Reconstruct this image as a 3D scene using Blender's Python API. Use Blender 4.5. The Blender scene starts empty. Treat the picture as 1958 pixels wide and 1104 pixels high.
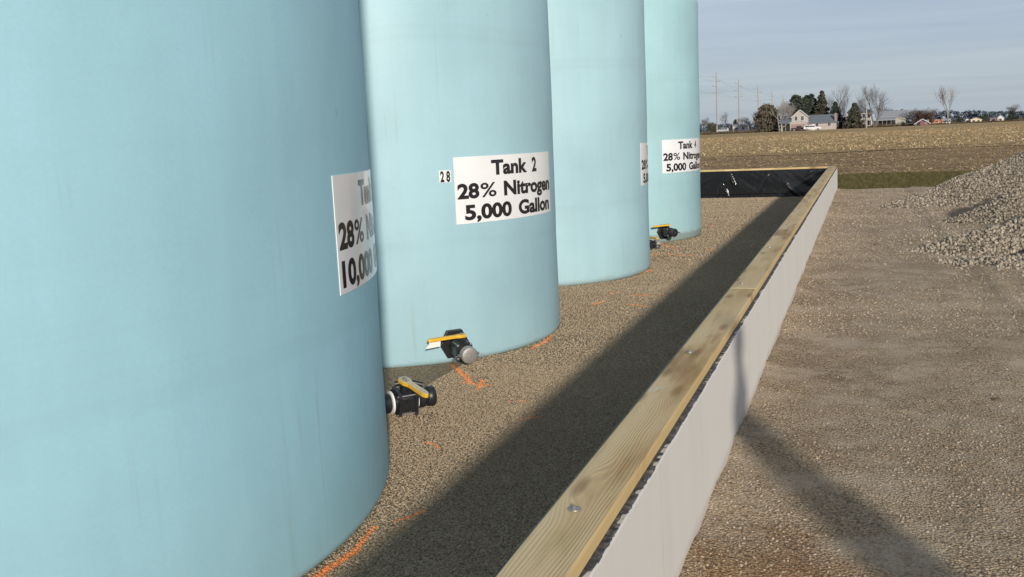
import bpy, bmesh, math, random
import numpy as np
from mathutils import Vector, Matrix, noise as mnoise
from math import pi, sin, cos, radians as RAD

random.seed(7)
rng = np.random.default_rng(7)
SC = bpy.context.scene
COL = SC.collection

# ------------------------------------------------------------------ camera basis
HC = 1.6059
PITCH, ROLL, YAW, FPX = 0.1572, -0.0454, 0.3607, 1799.17
cF = Vector((-sin(YAW)*cos(PITCH), cos(YAW)*cos(PITCH), -sin(PITCH)))
_r = Vector((cos(YAW), sin(YAW), 0)); _u = _r.cross(cF)
cR = cos(ROLL)*_r + sin(ROLL)*_u
cU = -sin(ROLL)*_r + cos(ROLL)*_u
CAM = Vector((0, 0, HC))
def ray(x, y):
    return (cF + cR*((x-979)/FPX) - cU*((y-552)/FPX))
def at(x, y, Y):                       # point of sight line at world distance Y
    d = ray(x, y); return CAM + d*(Y/d.y)
def on_z(x, y, z=0):
    d = ray(x, y); return CAM + d*((z-HC)/d.z)

cam = bpy.data.cameras.new('camera'); camo = bpy.data.objects.new('camera', cam); COL.objects.link(camo)
cam.sensor_width = 36; cam.lens = FPX/1958*36; cam.clip_end = 20000; cam.clip_start = .05
M = Matrix((( cR.x, cU.x, -cF.x, 0), (cR.y, cU.y, -cF.y, 0), (cR.z, cU.z, -cF.z, HC), (0, 0, 0, 1)))
camo.matrix_world = M
SC.camera = camo

# ------------------------------------------------------------------ tags and building helpers
def tag(o, label=None, cat=None, group=None, kind=None):
    if label: o['label'] = label
    if cat: o['category'] = cat
    if group: o['group'] = group
    if kind: o['kind'] = kind
    return o
def empty(name, loc=(0, 0, 0), rz=0, label=None, cat=None, group=None):
    o = bpy.data.objects.new(name, None); COL.objects.link(o)
    o.location = loc; o.rotation_euler = (0, 0, rz); o.empty_display_size = .2
    return tag(o, label, cat, group)
def mesh_obj(name, me, mat=None, parent=None, smooth=False):
    me.name = name
    o = bpy.data.objects.new(name, me); COL.objects.link(o)
    if mat:
        for m in (mat if isinstance(mat, (list, tuple)) else [mat]): me.materials.append(m)
    if parent: o.parent = parent
    if smooth: me.shade_smooth()
    return o
def obj(name, bm, mat=None, parent=None, smooth=False):
    me = bpy.data.meshes.new(name); bm.to_mesh(me); bm.free()
    return mesh_obj(name, me, mat, parent, smooth)
def from_np(name, V, F, mat=None, parent=None, smooth=False):
    me = bpy.data.meshes.new(name)
    V = np.asarray(V, np.float32); F = np.asarray(F, np.int32); n = F.shape[1]
    me.vertices.add(len(V)); me.vertices.foreach_set('co', V.ravel())
    me.loops.add(F.size); me.loops.foreach_set('vertex_index', F.ravel())
    me.polygons.add(len(F)); me.polygons.foreach_set('loop_start', np.arange(0, F.size, n, dtype=np.int32))
    me.update(calc_edges=True); me.validate()
    return mesh_obj(name, me, mat, parent, smooth)
def smooth_by_angle(o, a=40):
    me = o.data
    me.shade_smooth()
    try: me.set_sharp_from_angle(angle=RAD(a))
    except Exception: pass
    return o

def box(bm, x0, x1, y0, y1, z0, z1, bev=0, M=None, mi=0):
    vs = [bm.verts.new((x, y, z)) for z in (z0, z1) for y in (y0, y1) for x in (x0, x1)]
    q = [(0, 2, 3, 1), (4, 5, 7, 6), (0, 1, 5, 4), (2, 6, 7, 3), (0, 4, 6, 2), (1, 3, 7, 5)]
    fs = [bm.faces.new([vs[i] for i in f]) for f in q]
    for f in fs: f.material_index = mi
    if bev:
        es = list({e for f in fs for e in f.edges})
        r = bmesh.ops.bevel(bm, geom=es, offset=bev, segments=2, affect='EDGES', profile=.6)
        vs = list({v for f in r['faces'] for v in f.verts} | {v for v in vs if v.is_valid})
    if M is not None: bmesh.ops.transform(bm, matrix=M, verts=vs)
    return vs
def frame_from(d):
    d = Vector(d).normalized(); a = Vector((0, 0, 1)) if abs(d.z) < .9 else Vector((1, 0, 0))
    u = d.cross(a).normalized(); v = d.cross(u).normalized()
    return u, v
def tube(bm, pts, rad, n=8, caps=True):
    pts = [Vector(p) for p in pts]; rings = []
    if not isinstance(rad, (list, tuple)): rad = [rad]*len(pts)
    for i, p in enumerate(pts):
        d = pts[min(i+1, len(pts)-1)] - pts[max(i-1, 0)]
        u, v = frame_from(d)
        if rings and (u.dot(pu) < 0): u, v = -u, -v
        pu = u
        rings.append([bm.verts.new(p + (u*cos(2*pi*k/n) + v*sin(2*pi*k/n))*rad[i]) for k in range(n)])
    for a, b in zip(rings[:-1], rings[1:]):
        for k in range(n):
            bm.faces.new((a[k], a[(k+1) % n], b[(k+1) % n], b[k]))
    if caps:
        bm.faces.new(rings[0][::-1]); bm.faces.new(rings[-1])
    return rings
def lathe(bm, prof, n=32, axis='Z', origin=(0, 0, 0), M=None, cap=True):
    rings = []
    for r, h in prof:
        ring = []
        for k in range(n):
            a = 2*pi*k/n
            if axis == 'Z': p = (r*cos(a), r*sin(a), h)
            else: p = (h, r*cos(a), r*sin(a))
            p = Vector(p) + Vector(origin)
            if M is not None: p = M @ p
            ring.append(bm.verts.new(p))
        rings.append(ring)
    for a, b in zip(rings[:-1], rings[1:]):
        for k in range(n): bm.faces.new((a[k], a[(k+1) % n], b[(k+1) % n], b[k]))
    if cap:
        bm.faces.new(rings[0][::-1]); bm.faces.new(rings[-1])
    return rings
def prism(bm, poly, h0, h1, plane='XY', M=None, mi=0):
    def P(a, b, h):
        if plane == 'XY': return Vector((a, b, h))
        if plane == 'YZ': return Vector((h, a, b))
        return Vector((a, h, b))
    A = [bm.verts.new((M @ P(a, b, h0)) if M is not None else P(a, b, h0)) for a, b in poly]
    B = [bm.verts.new((M @ P(a, b, h1)) if M is not None else P(a, b, h1)) for a, b in poly]
    n = len(poly); fs = []
    fs.append(bm.faces.new(A[::-1])); fs.append(bm.faces.new(B))
    for k in range(n): fs.append(bm.faces.new((A[k], A[(k+1) % n], B[(k+1) % n], B[k])))
    for f in fs: f.material_index = mi
    bmesh.ops.recalc_face_normals(bm, faces=fs)
    return A+B

# ------------------------------------------------------------------ materials
class NT:
    def __init__(s, nt): s.nt = nt
    def n(s, t, **kw):
        nd = s.nt.nodes.new(t)
        ins = kw.pop('ins', {})
        for k, v in kw.items(): setattr(nd, k, v)
        for k, v in ins.items():
            if isinstance(v, bpy.types.NodeSocket): s.nt.links.new(v, nd.inputs[k])
            else: nd.inputs[k].default_value = v
        return nd
    def l(s, a, b): s.nt.links.new(a, b)
    def math(s, op, a, b=None, c=None, clamp=False):
        nd = s.nt.nodes.new('ShaderNodeMath'); nd.operation = op; nd.use_clamp = clamp
        for i, v in enumerate((a, b, c)):
            if v is None: continue
            if isinstance(v, bpy.types.NodeSocket): s.nt.links.new(v, nd.inputs[i])
            else: nd.inputs[i].default_value = v
        return nd.outputs[0]
    def vmath(s, op, a, b=None, out=0):
        nd = s.nt.nodes.new('ShaderNodeVectorMath'); nd.operation = op
        for i, v in enumerate((a, b)):
            if v is None: continue
            if isinstance(v, bpy.types.NodeSocket): s.nt.links.new(v, nd.inputs[i])
            else: nd.inputs[i].default_value = v
        return nd.outputs[out]
    def ramp(s, f, stops, interp='LINEAR'):
        nd = s.nt.nodes.new('ShaderNodeValToRGB'); cr = nd.color_ramp; cr.interpolation = interp
        while len(cr.elements) < len(stops): cr.elements.new(.5)
        for e, (p, c) in zip(cr.elements, stops):
            e.position = p; e.color = (c, c, c, 1) if not isinstance(c, (tuple, list)) else (*c, 1)
        s.l(f, nd.inputs[0]); return nd.outputs[0]
    def mix(s, f, a, b, mode='MIX'):
        nd = s.nt.nodes.new('ShaderNodeMix'); nd.data_type = 'RGBA'; nd.blend_type = mode
        for i, v in ((0, f), (6, a), (7, b)):
            if isinstance(v, bpy.types.NodeSocket): s.nt.links.new(v, nd.inputs[i])
            elif i == 0: nd.inputs[0].default_value = v
            else: nd.inputs[i].default_value = (*v, 1) if len(v) == 3 else v
        return nd.outputs[2]
    def noise(s, vec, scale, detail=4, rough=.55, out='Fac', dist=0):
        nd = s.n('ShaderNodeTexNoise', ins={'Scale': scale, 'Detail': detail, 'Roughness': rough, 'Distortion': dist})
        if vec is not None: s.l(vec, nd.inputs['Vector'])
        return nd.outputs[out]
    def mapping(s, vec, scale=(1, 1, 1), loc=(0, 0, 0), rot=(0, 0, 0)):
        nd = s.n('ShaderNodeMapping'); nd.inputs['Scale'].default_value = scale
        nd.inputs['Location'].default_value = loc; nd.inputs['Rotation'].default_value = rot
        s.l(vec, nd.inputs['Vector']); return nd.outputs[0]
    def voro(s, vec, scale, feature='F1', out='Distance', rnd=1):
        nd = s.n('ShaderNodeTexVoronoi', feature=feature, ins={'Scale': scale, 'Randomness': rnd})
        s.l(vec, nd.inputs['Vector']); return nd.outputs[out]
    def bump(s, h, strength=.5, dist=.01, normal=None):
        nd = s.n('ShaderNodeBump', ins={'Strength': strength, 'Distance': dist})
        s.l(h, nd.inputs['Height'])
        if normal is not None: s.l(normal, nd.inputs['Normal'])
        return nd.outputs[0]
def mat(name, rough=.8, spec=.5, metal=0):
    m = bpy.data.materials.new(name); m.use_nodes = True
    t = NT(m.node_tree); b = m.node_tree.nodes['Principled BSDF']
    b.inputs['Roughness'].default_value = rough; b.inputs['Specular IOR Level'].default_value = spec
    b.inputs['Metallic'].default_value = metal
    return m, t, b
def plain(name, c, rough=.7, metal=0, var=.12, scale=6, spec=.4, bump=0, bscale=60, coords='Object'):
    m, t, b = mat(name, rough, spec, metal)
    co = t.n('ShaderNodeTexCoord').outputs[coords]
    n = t.noise(co, scale, 5, .6)
    lo = tuple(x*(1-var) for x in c); hi = tuple(min(1, x*(1+var)) for x in c)
    t.l(t.ramp(n, [(.3, lo), (.7, hi)]), b.inputs['Base Color'])
    if bump: t.l(t.bump(t.noise(co, bscale, 3, .6), bump, .01), b.inputs['Normal'])
    return m

ZI = -0.1026     # level of the gravel inside the containment
# orange marking paint sprayed on the gravel: (x0,y0,x1,y1,half width)
PAINT = [(-2.98,6.50,-2.78,6.25,.022),(-2.78,6.25,-2.63,6.03,.026),(-2.66,6.00,-2.46,5.97,.022),(-2.56,6.1,-2.5,5.86,.018),
         (-2.54,7.12,-2.515,7.36,.02),(-2.515,7.36,-2.52,7.62,.02),
         (-2.12,2.8,-2.05,3.08,.034),(-2.05,3.08,-2.025,3.30,.03),(-2.025,3.30,-2.06,3.55,.018),
         (-1.99,3.62,-1.92,3.78,.012),(-2.17,5.61,-2.02,5.62,.008),(-1.97,5.24,-1.86,5.33,.016),
         (-2.56,9.10,-2.50,9.38,.022),(-2.56,9.82,-2.50,9.99,.022),(-2.31,9.78,-1.96,9.8,.018),
         (-2.23,9.15,-2.0,9.07,.02),(-2.58,11.3,-2.50,11.70,.028),(-2.84,13.05,-2.66,13.25,.03),
         (-2.63,13.27,-2.50,13.20,.03),(-2.41,13.05,-2.33,12.98,.03),(-2.29,13.05,-2.18,12.97,.03),
         (-2.13,13.75,-2.02,13.67,.035),(-2.86,14.25,-2.66,14.0,.03),(-2.63,13.82,-2.48,13.74,.03),
         (-2.57,17.1,-2.49,17.08,.04),(-2.35,4.71,-2.22,4.62,.009)]
def paint_group():
    g = bpy.data.node_groups.new('MarkingPaint', 'ShaderNodeTree')
    g.interface.new_socket('Fac', in_out='OUTPUT', socket_type='NodeSocketFloat')
    t = NT(g); out = t.n('NodeGroupOutput')
    pos = t.n('ShaderNodeNewGeometry').outputs['Position']
    w = t.vmath('SUBTRACT', t.noise(pos, 14, 3, .6, out='Color'), (.5, .5, .5))
    pos = t.vmath('ADD', pos, t.vmath('MULTIPLY', w, (.05, .08, 0)))
    pos = t.vmath('MULTIPLY', pos, (1, 1, 0))
    best = None
    for x0, y0, x1, y1, hw in PAINT:
        d = Vector((x1-x0, y1-y0, 0)); L = d.length
        rel = t.vmath('SUBTRACT', pos, (x0, y0, 0))
        h = t.math('MULTIPLY', t.vmath('DOT_PRODUCT', rel, tuple(d/L/L), out=1), 1, clamp=True)
        nd = t.n('ShaderNodeVectorMath', operation='SCALE'); nd.inputs[0].default_value = tuple(d); t.l(h, nd.inputs['Scale'])
        dist = t.vmath('DISTANCE', rel, nd.outputs[0], out=1)
        v = t.math('DIVIDE', dist, hw)
        best = v if best is None else t.math('MINIMUM', best, v)
    nz = t.noise(t.n('ShaderNodeNewGeometry').outputs['Position'], 38, 4, .8)
    v = t.math('ADD', best, t.math('MULTIPLY', nz, 2.0))
    t.l(t.ramp(t.math('MULTIPLY', v, .5), [(.62, .9), (.80, .45), (1.02, 0.)]), out.inputs[0])
    return g
PG = paint_group()

def gravel_mat(name, cell, cols, patch=((.85, .85, .85), (1.1, 1.08, 1.05)), pscale=.8, paint=False, wet=0, bs=.9, fine=None, brown=False):
    m, t, b = mat(name, .85, .3)
    pos = t.n('ShaderNodeNewGeometry').outputs['Position']
    v1 = t.n('ShaderNodeTexVoronoi', ins={'Scale': 1/cell}); t.l(pos, v1.inputs['Vector'])
    sep = t.n('ShaderNodeSeparateColor'); t.l(v1.outputs['Color'], sep.inputs[0])
    c = t.ramp(sep.outputs[0], [(i/(len(cols)-1), q) for i, q in enumerate(cols)])
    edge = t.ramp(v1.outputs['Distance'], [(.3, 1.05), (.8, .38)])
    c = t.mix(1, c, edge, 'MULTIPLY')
    p = t.noise(pos, pscale, 6, .65)
    c = t.mix(1, c, t.ramp(p, [(.32, patch[0]), (.66, patch[1])]), 'MULTIPLY')
    if fine:
        f = t.ramp(t.noise(pos, fine[0], 5, .7), [(.48, 0.), (.62, 1.)])
        c = t.mix(t.math('MULTIPLY', f, fine[2]), c, fine[1])
    if paint:      # darker spots in the gravel below the valves
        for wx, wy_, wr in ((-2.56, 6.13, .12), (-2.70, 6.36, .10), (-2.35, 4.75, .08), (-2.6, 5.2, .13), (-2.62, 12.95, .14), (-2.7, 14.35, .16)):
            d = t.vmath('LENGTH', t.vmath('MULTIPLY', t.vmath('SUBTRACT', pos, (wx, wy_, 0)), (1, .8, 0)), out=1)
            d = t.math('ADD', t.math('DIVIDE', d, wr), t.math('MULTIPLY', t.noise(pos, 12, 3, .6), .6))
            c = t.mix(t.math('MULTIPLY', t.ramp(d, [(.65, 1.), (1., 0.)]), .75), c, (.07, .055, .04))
    if brown:      # rusty gravel beside the foot of the wall, dark damp scuffs further out
        d = t.vmath('LENGTH', t.vmath('MULTIPLY', t.vmath('SUBTRACT', pos, (-.25, 2.9, 0)), (1.25, .62, 0)), out=1)
        d = t.math('ADD', d, t.math('MULTIPLY', t.noise(pos, 3.5, 4, .65), .9))
        c = t.mix(t.math('MULTIPLY', t.ramp(d, [(.72, 1.), (1.15, 0.)]), .75), c, t.mix(1, c, (.78, .56, .36), 'MULTIPLY'))
        dk = t.ramp(t.noise(pos, 2.6, 6, .78), [(.59, 0.), (.66, 1.)])
        c = t.mix(t.math('MULTIPLY', dk, .6), c, (.15, .105, .07))
    if paint:
        g = t.n('ShaderNodeGroup'); g.node_tree = PG
        c = t.mix(t.math('MULTIPLY', g.outputs[0], .9), c, (.90, .27, .06))
    t.l(c, b.inputs['Base Color'])
    h = t.math('ADD', t.math('MULTIPLY', t.math('SUBTRACT', 1, v1.outputs['Distance']), 1), t.math('MULTIPLY', t.noise(pos, 2/cell, 3, .6), .4))
    t.l(t.bump(h, bs, cell*.7), b.inputs['Normal'])
    return m
def stone_mat(name, cols, paint=False, rough=.8, var=.25):
    m, t, b = mat(name, rough, .35)
    rnd = t.n('ShaderNodeObjectInfo').outputs['Random']
    c = t.ramp(rnd, [(i/(len(cols)-1), q) for i, q in enumerate(cols)])
    pos = t.n('ShaderNodeNewGeometry').outputs['Position']
    c = t.mix(1, c, t.ramp(t.noise(pos, 120, 4, .6), [(.3, 1-var), (.7, 1+var)]), 'MULTIPLY')
    if paint:
        g = t.n('ShaderNodeGroup'); g.node_tree = PG
        c = t.mix(t.math('MULTIPLY', g.outputs[0], .92), c, (.95, .28, .06))
    t.l(c, b.inputs['Base Color'])
    t.l(t.bump(t.noise(pos, 300, 3, .6), .3, .002), b.inputs['Normal'])
    return m

PEA = [(0.204, 0.142, 0.079), (0.346, 0.255, 0.158), (0.398, 0.304, 0.19), (0.285, 0.211, 0.135), (0.438, 0.343, 0.232), (0.356, 0.279, 0.185), (0.509, 0.412, 0.287), (0.255, 0.196, 0.13)]
YARD = [(0.337, 0.249, 0.159), (0.501, 0.392, 0.264), (0.447, 0.343, 0.228), (0.556, 0.444, 0.309), (0.392, 0.296, 0.189), (0.609, 0.502, 0.368), (0.501, 0.402, 0.279)]
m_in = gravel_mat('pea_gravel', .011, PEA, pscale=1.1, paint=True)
m_in_st = stone_mat('pea_stone', PEA, paint=True)
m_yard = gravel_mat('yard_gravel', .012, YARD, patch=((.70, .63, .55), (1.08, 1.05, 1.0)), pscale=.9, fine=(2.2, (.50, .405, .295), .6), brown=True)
m_yard_st = stone_mat('yard_stone', [(.22, .16, .10), (.36, .28, .19), (.30, .23, .15), (.42, .34, .245), (.33, .24, .15), (.48, .41, .325), (.33, .27, .205), (.39, .31, .215)])
LIME = [(0.15, 0.125, 0.10), (0.31, 0.257, 0.195), (0.37, 0.315, 0.242), (0.27, 0.233, 0.186), (0.44, 0.383, 0.302), (0.33, 0.267, 0.2), (0.345, 0.301, 0.242)]
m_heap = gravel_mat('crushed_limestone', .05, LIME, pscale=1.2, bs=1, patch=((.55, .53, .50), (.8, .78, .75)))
m_heap_st = stone_mat('limestone_rock', LIME, var=.15)

# ------------------------------------------------------------------ light
AZ, EL = RAD(28), math.atan(.596*sin(RAD(28)))
sd = bpy.data.lights.new('sun', 'SUN'); sd.energy = 4.1; sd.angle = RAD(2.2); sd.color = (1, .935, .84)
so = bpy.data.objects.new('sun', sd); COL.objects.link(so); so.location = (5, -10, 10)
SUN = Vector((sin(AZ)*cos(EL), -cos(AZ)*cos(EL), sin(EL)))
so.rotation_euler = SUN.to_track_quat('Z', 'Y').to_euler()
w = bpy.data.worlds.new('World'); SC.world = w; w.use_nodes = True
t = NT(w.node_tree); bg = w.node_tree.nodes['Background']
sky = t.n('ShaderNodeTexSky'); sky.sky_type = 'NISHITA'; sky.sun_disc = False
sky.sun_elevation = EL; sky.sun_rotation = pi-AZ; sky.air_density = 1; sky.dust_density = 1.2; sky.ozone_density = 2
gen = t.n('ShaderNodeTexCoord').outputs['Generated']
sx = t.n('ShaderNodeSeparateXYZ'); t.l(gen, sx.inputs[0])
# flat layer of thin stratus: project the direction on a plane overhead
inv = t.math('DIVIDE', 1, t.math('MAXIMUM', t.math('ADD', sx.outputs[2], .06), .03))
cb = t.n('ShaderNodeCombineXYZ', ins={0: t.math('MULTIPLY', sx.outputs[0], inv), 1: t.math('MULTIPLY', sx.outputs[1], inv)})
cl = t.noise(t.mapping(cb.outputs[0], (.32, 1.0, 1), rot=(0, 0, .35)), 0.75, 6, .55, dist=.5)
base = t.ramp(sx.outputs[2], [(0, (3.5, 4.1, 4.75)), (.05, (3.3, 3.95, 4.8)), (.17, (2.9, 3.55, 4.9)), (.45, (2.3, 2.8, 3.7)), (1, (1.5, 1.9, 2.6))])
cloudc = t.ramp(sx.outputs[2], [(0, (3.9, 4.45, 4.95)), (.15, (4.5, 5.05, 5.9)), (.5, (3.0, 3.35, 3.9)), (1, (1.9, 2.2, 2.7))])
skyc = t.mix(t.ramp(cl, [(.32, 0.), (.72, 1.)]), base, cloudc)
fin = t.mix(.86, sky.outputs[0], skyc)
t.l(fin, bg.inputs[0]); bg.inputs[1].default_value = .122
SC.view_settings.view_transform = 'Standard'; SC.view_settings.look = 'None'
SC.view_settings.exposure = 0; SC.view_settings.gamma = 1
SC.render.engine = 'CYCLES'

# ------------------------------------------------------------------ scatter
def rock_proto(name, m, sub=1, ang=.25, flat=.65, seed=0):
    bm = bmesh.new(); bmesh.ops.create_icosphere(bm, subdivisions=sub, radius=.5)
    r = random.Random(seed); off = Vector((r.uniform(0, 50), r.uniform(0, 50), r.uniform(0, 50)))
    sx_, sy_ = r.uniform(.75, 1.15), r.uniform(.7, 1.0)
    for v in bm.verts:
        k = 1 + ang*(mnoise.noise(v.co*2.4+off))*1.6
        v.co = Vector((v.co.x*sx_, v.co.y*sy_, v.co.z*flat))*k
    me = bpy.data.meshes.new(name); bm.to_mesh(me); bm.free(); me.materials.append(m)
    return bpy.data.objects.new(name, me)
def proto_set(name, objs):
    c = bpy.data.collections.new(name)
    for o in objs: c.objects.link(o)
    return c
def scatter(name, V, F, coll, dens, smin, smax, label, cat, seed=1, tilt=3.14, lift=0, power=1.0):
    o = from_np(name, V, F)
    tag(o, label, cat, kind='stuff')
    g = bpy.data.node_groups.new(name, 'GeometryNodeTree')
    g.interface.new_socket('Geometry', in_out='INPUT', socket_type='NodeSocketGeometry')
    g.interface.new_socket('Geometry', in_out='OUTPUT', socket_type='NodeSocketGeometry')
    t = NT(g); gi = t.n('NodeGroupInput'); go = t.n('NodeGroupOutput')
    da = t.n('GeometryNodeInputNamedAttribute', data_type='FLOAT'); da.inputs['Name'].default_value = 'dens'
    dp = t.n('GeometryNodeDistributePointsOnFaces'); dp.distribute_method = 'RANDOM'
    t.l(gi.outputs[0], dp.inputs['Mesh']); dp.inputs['Seed'].default_value = seed
    t.l(t.math('MULTIPLY', da.outputs[0], dens), dp.inputs['Density'])
    ci = t.n('GeometryNodeCollectionInfo'); ci.inputs[0].default_value = coll
    ci.inputs['Separate Children'].default_value = True; ci.inputs['Reset Children'].default_value = True
    rr = t.n('FunctionNodeRandomValue', data_type='FLOAT_VECTOR')
    rr.inputs[0].default_value = (-tilt, -tilt, -pi); rr.inputs[1].default_value = (tilt, tilt, pi)
    rs = t.n('FunctionNodeRandomValue', data_type='FLOAT'); rs.inputs[2].default_value = 0; rs.inputs[3].default_value = 1
    rs.inputs['Seed'].default_value = 5
    s = t.math('ADD', smin, t.math('MULTIPLY', t.math('POWER', rs.outputs[1], 1.8*power), smax-smin))
    ip = t.n('GeometryNodeInstanceOnPoints'); t.l(dp.outputs['Points'], ip.inputs['Points'])
    t.l(ci.outputs[0], ip.inputs['Instance']); ip.inputs['Pick Instance'].default_value = True
    t.l(rr.outputs[0], ip.inputs['Rotation']); t.l(s, ip.inputs['Scale'])
    t.l(ip.outputs[0], go.inputs[0])
    md = o.modifiers.new('scatter', 'NODES'); md.node_group = g
    return o
def grid(x0, x1, y0, y1, nx, ny, zf=lambda X, Y: 0*X, warp=None):
    xs = np.linspace(x0, x1, nx+1); ys = np.linspace(y0, y1, ny+1)
    X, Y = np.meshgrid(xs, ys); 
    if warp: X, Y = warp(X, Y)
    Z = zf(X, Y)
    V = np.stack([X.ravel(), Y.ravel(), Z.ravel()], 1)
    i = np.arange((nx+1)*(ny+1)).reshape(ny+1, nx+1)
    F = np.stack([i[:-1, :-1].ravel(), i[:-1, 1:].ravel(), i[1:, 1:].ravel(), i[1:, :-1].ravel()], 1)
    return V, F
def set_dens(o, f):
    me = o.data; a = me.attributes.new('dens', 'FLOAT', 'POINT')
    V = np.zeros(len(me.vertices)*3, np.float32); me.vertices.foreach_get('co', V); V = V.reshape(-1, 3)
    a.data.foreach_set('value', np.clip(f(V[:, 0], V[:, 1]), 0, None).astype(np.float32))
_k = [(rng.normal(size=2), rng.uniform(0, 6.28)) for _ in range(40)]
def vnoise(X, Y, s, n=8, o=0):          # smooth pseudo noise from summed sines
    Z = 0*X
    for i in range(n):
        k, ph = _k[(i+o) % 40]; f = s*(1+.35*i)
        Z = Z + np.sin((k[0]*X + k[1]*Y)*f + ph)/(1+.25*i)
    return Z/n*1.6

# ------------------------------------------------------------------ ground sheets
def farz(X, Y):
    a = np.clip((Y-352)/14, 0, 1); b = np.clip((X-12)/35, 0, 1)
    return -.012 + a*(.5*(1-b) - .25*b)
def ground_sheet():
    bm = bmesh.new()
    xs = [-7000, -1500, -400, -150, -60, -9.5, -.72, 12, 47, 120, 400, 1500, 7000]
    ys = [-500, -40, -8, 24.4, 60, 352, 366, 800, 2500, 9000]
    g = [[bm.verts.new((x, y, float(farz(np.float64(x), np.float64(y))))) for x in xs] for y in ys]
    for j in range(len(ys)-1):
        for i in range(len(xs)-1):
            if xs[i] == -9.5 and ys[j] == -8: continue
            bm.faces.new((g[j][i], g[j][i+1], g[j+1][i+1], g[j+1][i]))
    return bm
m, t, b = mat('far_grassland', .95, .1)
pos = t.n('ShaderNodeNewGeometry').outputs['Position']
t.l(t.ramp(t.noise(t.mapping(pos, (.02, .08, 1)), 1, 5, .6), [(.3, (.10, .075, .04)), (.55, (.17, .125, .065)), (.75, (.09, .085, .035))]), b.inputs['Base Color'])
tag(obj('ground', ground_sheet(), m), kind='structure')

def zin(X, Y): return ZI + vnoise(X, Y, 1.6, 6)*.014 + vnoise(X, Y, 6, 8, 5)*.009 + vnoise(X, Y, 14, 8, 15)*.004
V, F = grid(-9.5, -.77, -8, 24.36, 175, 640, zin)
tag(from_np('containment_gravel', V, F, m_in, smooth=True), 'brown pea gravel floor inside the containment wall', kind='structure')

def zyard(X, Y):
    z = vnoise(X, Y, 1.1, 7, 3)*.02 + vnoise(X, Y, 5, 8, 9)*.009 + vnoise(X, Y, 13, 8, 1)*.004 + .030
    for xr in (.95, 2.55): z = z - .022*np.exp(-((X-xr-.12*np.sin(Y*.25))/.13)**2) + .012*np.exp(-((X-xr-.2-.12*np.sin(Y*.25))/.08)**2)
    d = X+.6
    z = z + .055*np.exp(-np.clip(d, 0, 9)/.13)*(.5+.9*vnoise(X*0, Y, 2.6, 7, 2)+.35*vnoise(X*0, Y, 9, 7, 14)) 
    z = z + .03*vnoise(X, Y, .5, 5, 20)*np.clip((X-.3)/1.5, 0, 1)
    return np.maximum(z, .002+.002*vnoise(X, Y, 9, 5, 4))
def wy(X, Y):
    e = np.clip((Y-20)/4.4, 0, 1)
    return X, Y + e*(.10*np.sin(X*2.1)+.05*np.sin(X*6.3+1)) 
V, F = grid(-.63, 3.6, 1.5, 24.38, 141, 760, zyard, wy)
tag(from_np('gravel_yard', V, F, m_yard, smooth=True), 'rough trodden gravel yard beside the concrete wall', kind='structure')
V, F = grid(3.6, 30, 1.5, 24.38, 60, 60, zyard, wy)
tag(from_np('gravel_yard', V, F, m_yard, smooth=True), kind='structure')
V, F = grid(-.63, 30, -30, 1.5, 60, 60, zyard)
tag(from_np('gravel_yard', V, F, m_yard, smooth=True), kind='structure')

# grass strip
m_gr, t, b = mat('short_grass', .95, .1)
pos = t.n('ShaderNodeNewGeometry').outputs['Position']
c = t.ramp(t.noise(t.mapping(pos, (1, .6, 1)), 1.6, 6, .65), [(.3, (.060, .052, .018)), (.5, (.092, .078, .027)), (.7, (.15, .11, .05))])
t.l(c, b.inputs['Base Color']); t.l(t.bump(t.noise(pos, 30, 4, .7), .8, .03), b.inputs['Normal'])
V, F = grid(-40, 40, 24.2, 32.2, 120, 40, lambda X, Y: vnoise(X, Y, .8, 6)*.015 + .004)
tag(from_np('grass_strip', V, F, m_gr, smooth=True), kind='structure')
# tilled soil with corn residue
m_soil, t, b = mat('tilled_soil', .95, .1)
pos = t.n('ShaderNodeNewGeometry').outputs['Position']
c = t.ramp(t.noise(t.mapping(pos, (.5, 1.5, 1)), 1.5, 7, .7), [(.35, (.14, .09, .05)), (.5, (.24, .16, .09)), (.64, (.38, .27, .15))])
f = t.ramp(t.noise(t.mapping(pos, (5, 14, 1)), 1.2, 4, .75), [(.50, 0.), (.62, 1.)])
c = t.mix(t.math('MULTIPLY', f, .8), c, (.52, .38, .20))
t.l(c, b.inputs['Base Color']); t.l(t.bump(t.noise(pos, 9, 5, .7), 1, .08), b.inputs['Normal'])
V, F = grid(-90, 60, 31.9, 66, 300, 140, lambda X, Y: vnoise(X, Y, 1.4, 6)*.03 + np.sin(Y*8.2)*.02 + .004)
tag(from_np('tilled_soil', V, F, m_soil, smooth=True), kind='structure')
m_st, t, b = mat('corn_stubble', .95, .1)
pos = t.n('ShaderNodeNewGeometry').outputs['Position']
c = t.ramp(t.noise(t.mapping(pos, (1.2, 2.6, 1)), 1.0, 8, .75), [(.34, (.20, .135, .065)), (.46, (.38, .27, .13)), (.56, (.50, .36, .18)), (.68, (.64, .50, .28))])
c = t.mix(1, c, t.ramp(t.noise(t.mapping(pos, (.015, .07, 1)), 1, 4, .6), [(.3, .8), (.7, 1.15)]), 'MULTIPLY')
t.l(c, b.inputs['Base Color']); t.l(t.bump(t.noise(pos, 5, 5, .7), 1, .12), b.inputs['Normal'])
def ws(X, Y):
    e = np.clip((70-Y)/12, 0, 1); return X, Y + e*(2.2*np.sin(X*.11)+.8*np.sin(X*.6))
V, F = grid(-330, 330, 58, 352, 260, 240, lambda X, Y: .035 + vnoise(X, Y, .3, 5)*.03, ws)
tag(from_np('stubble_field', V, F, m_st, smooth=True), 'harvested corn stubble field behind the yard', kind='structure')

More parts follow.
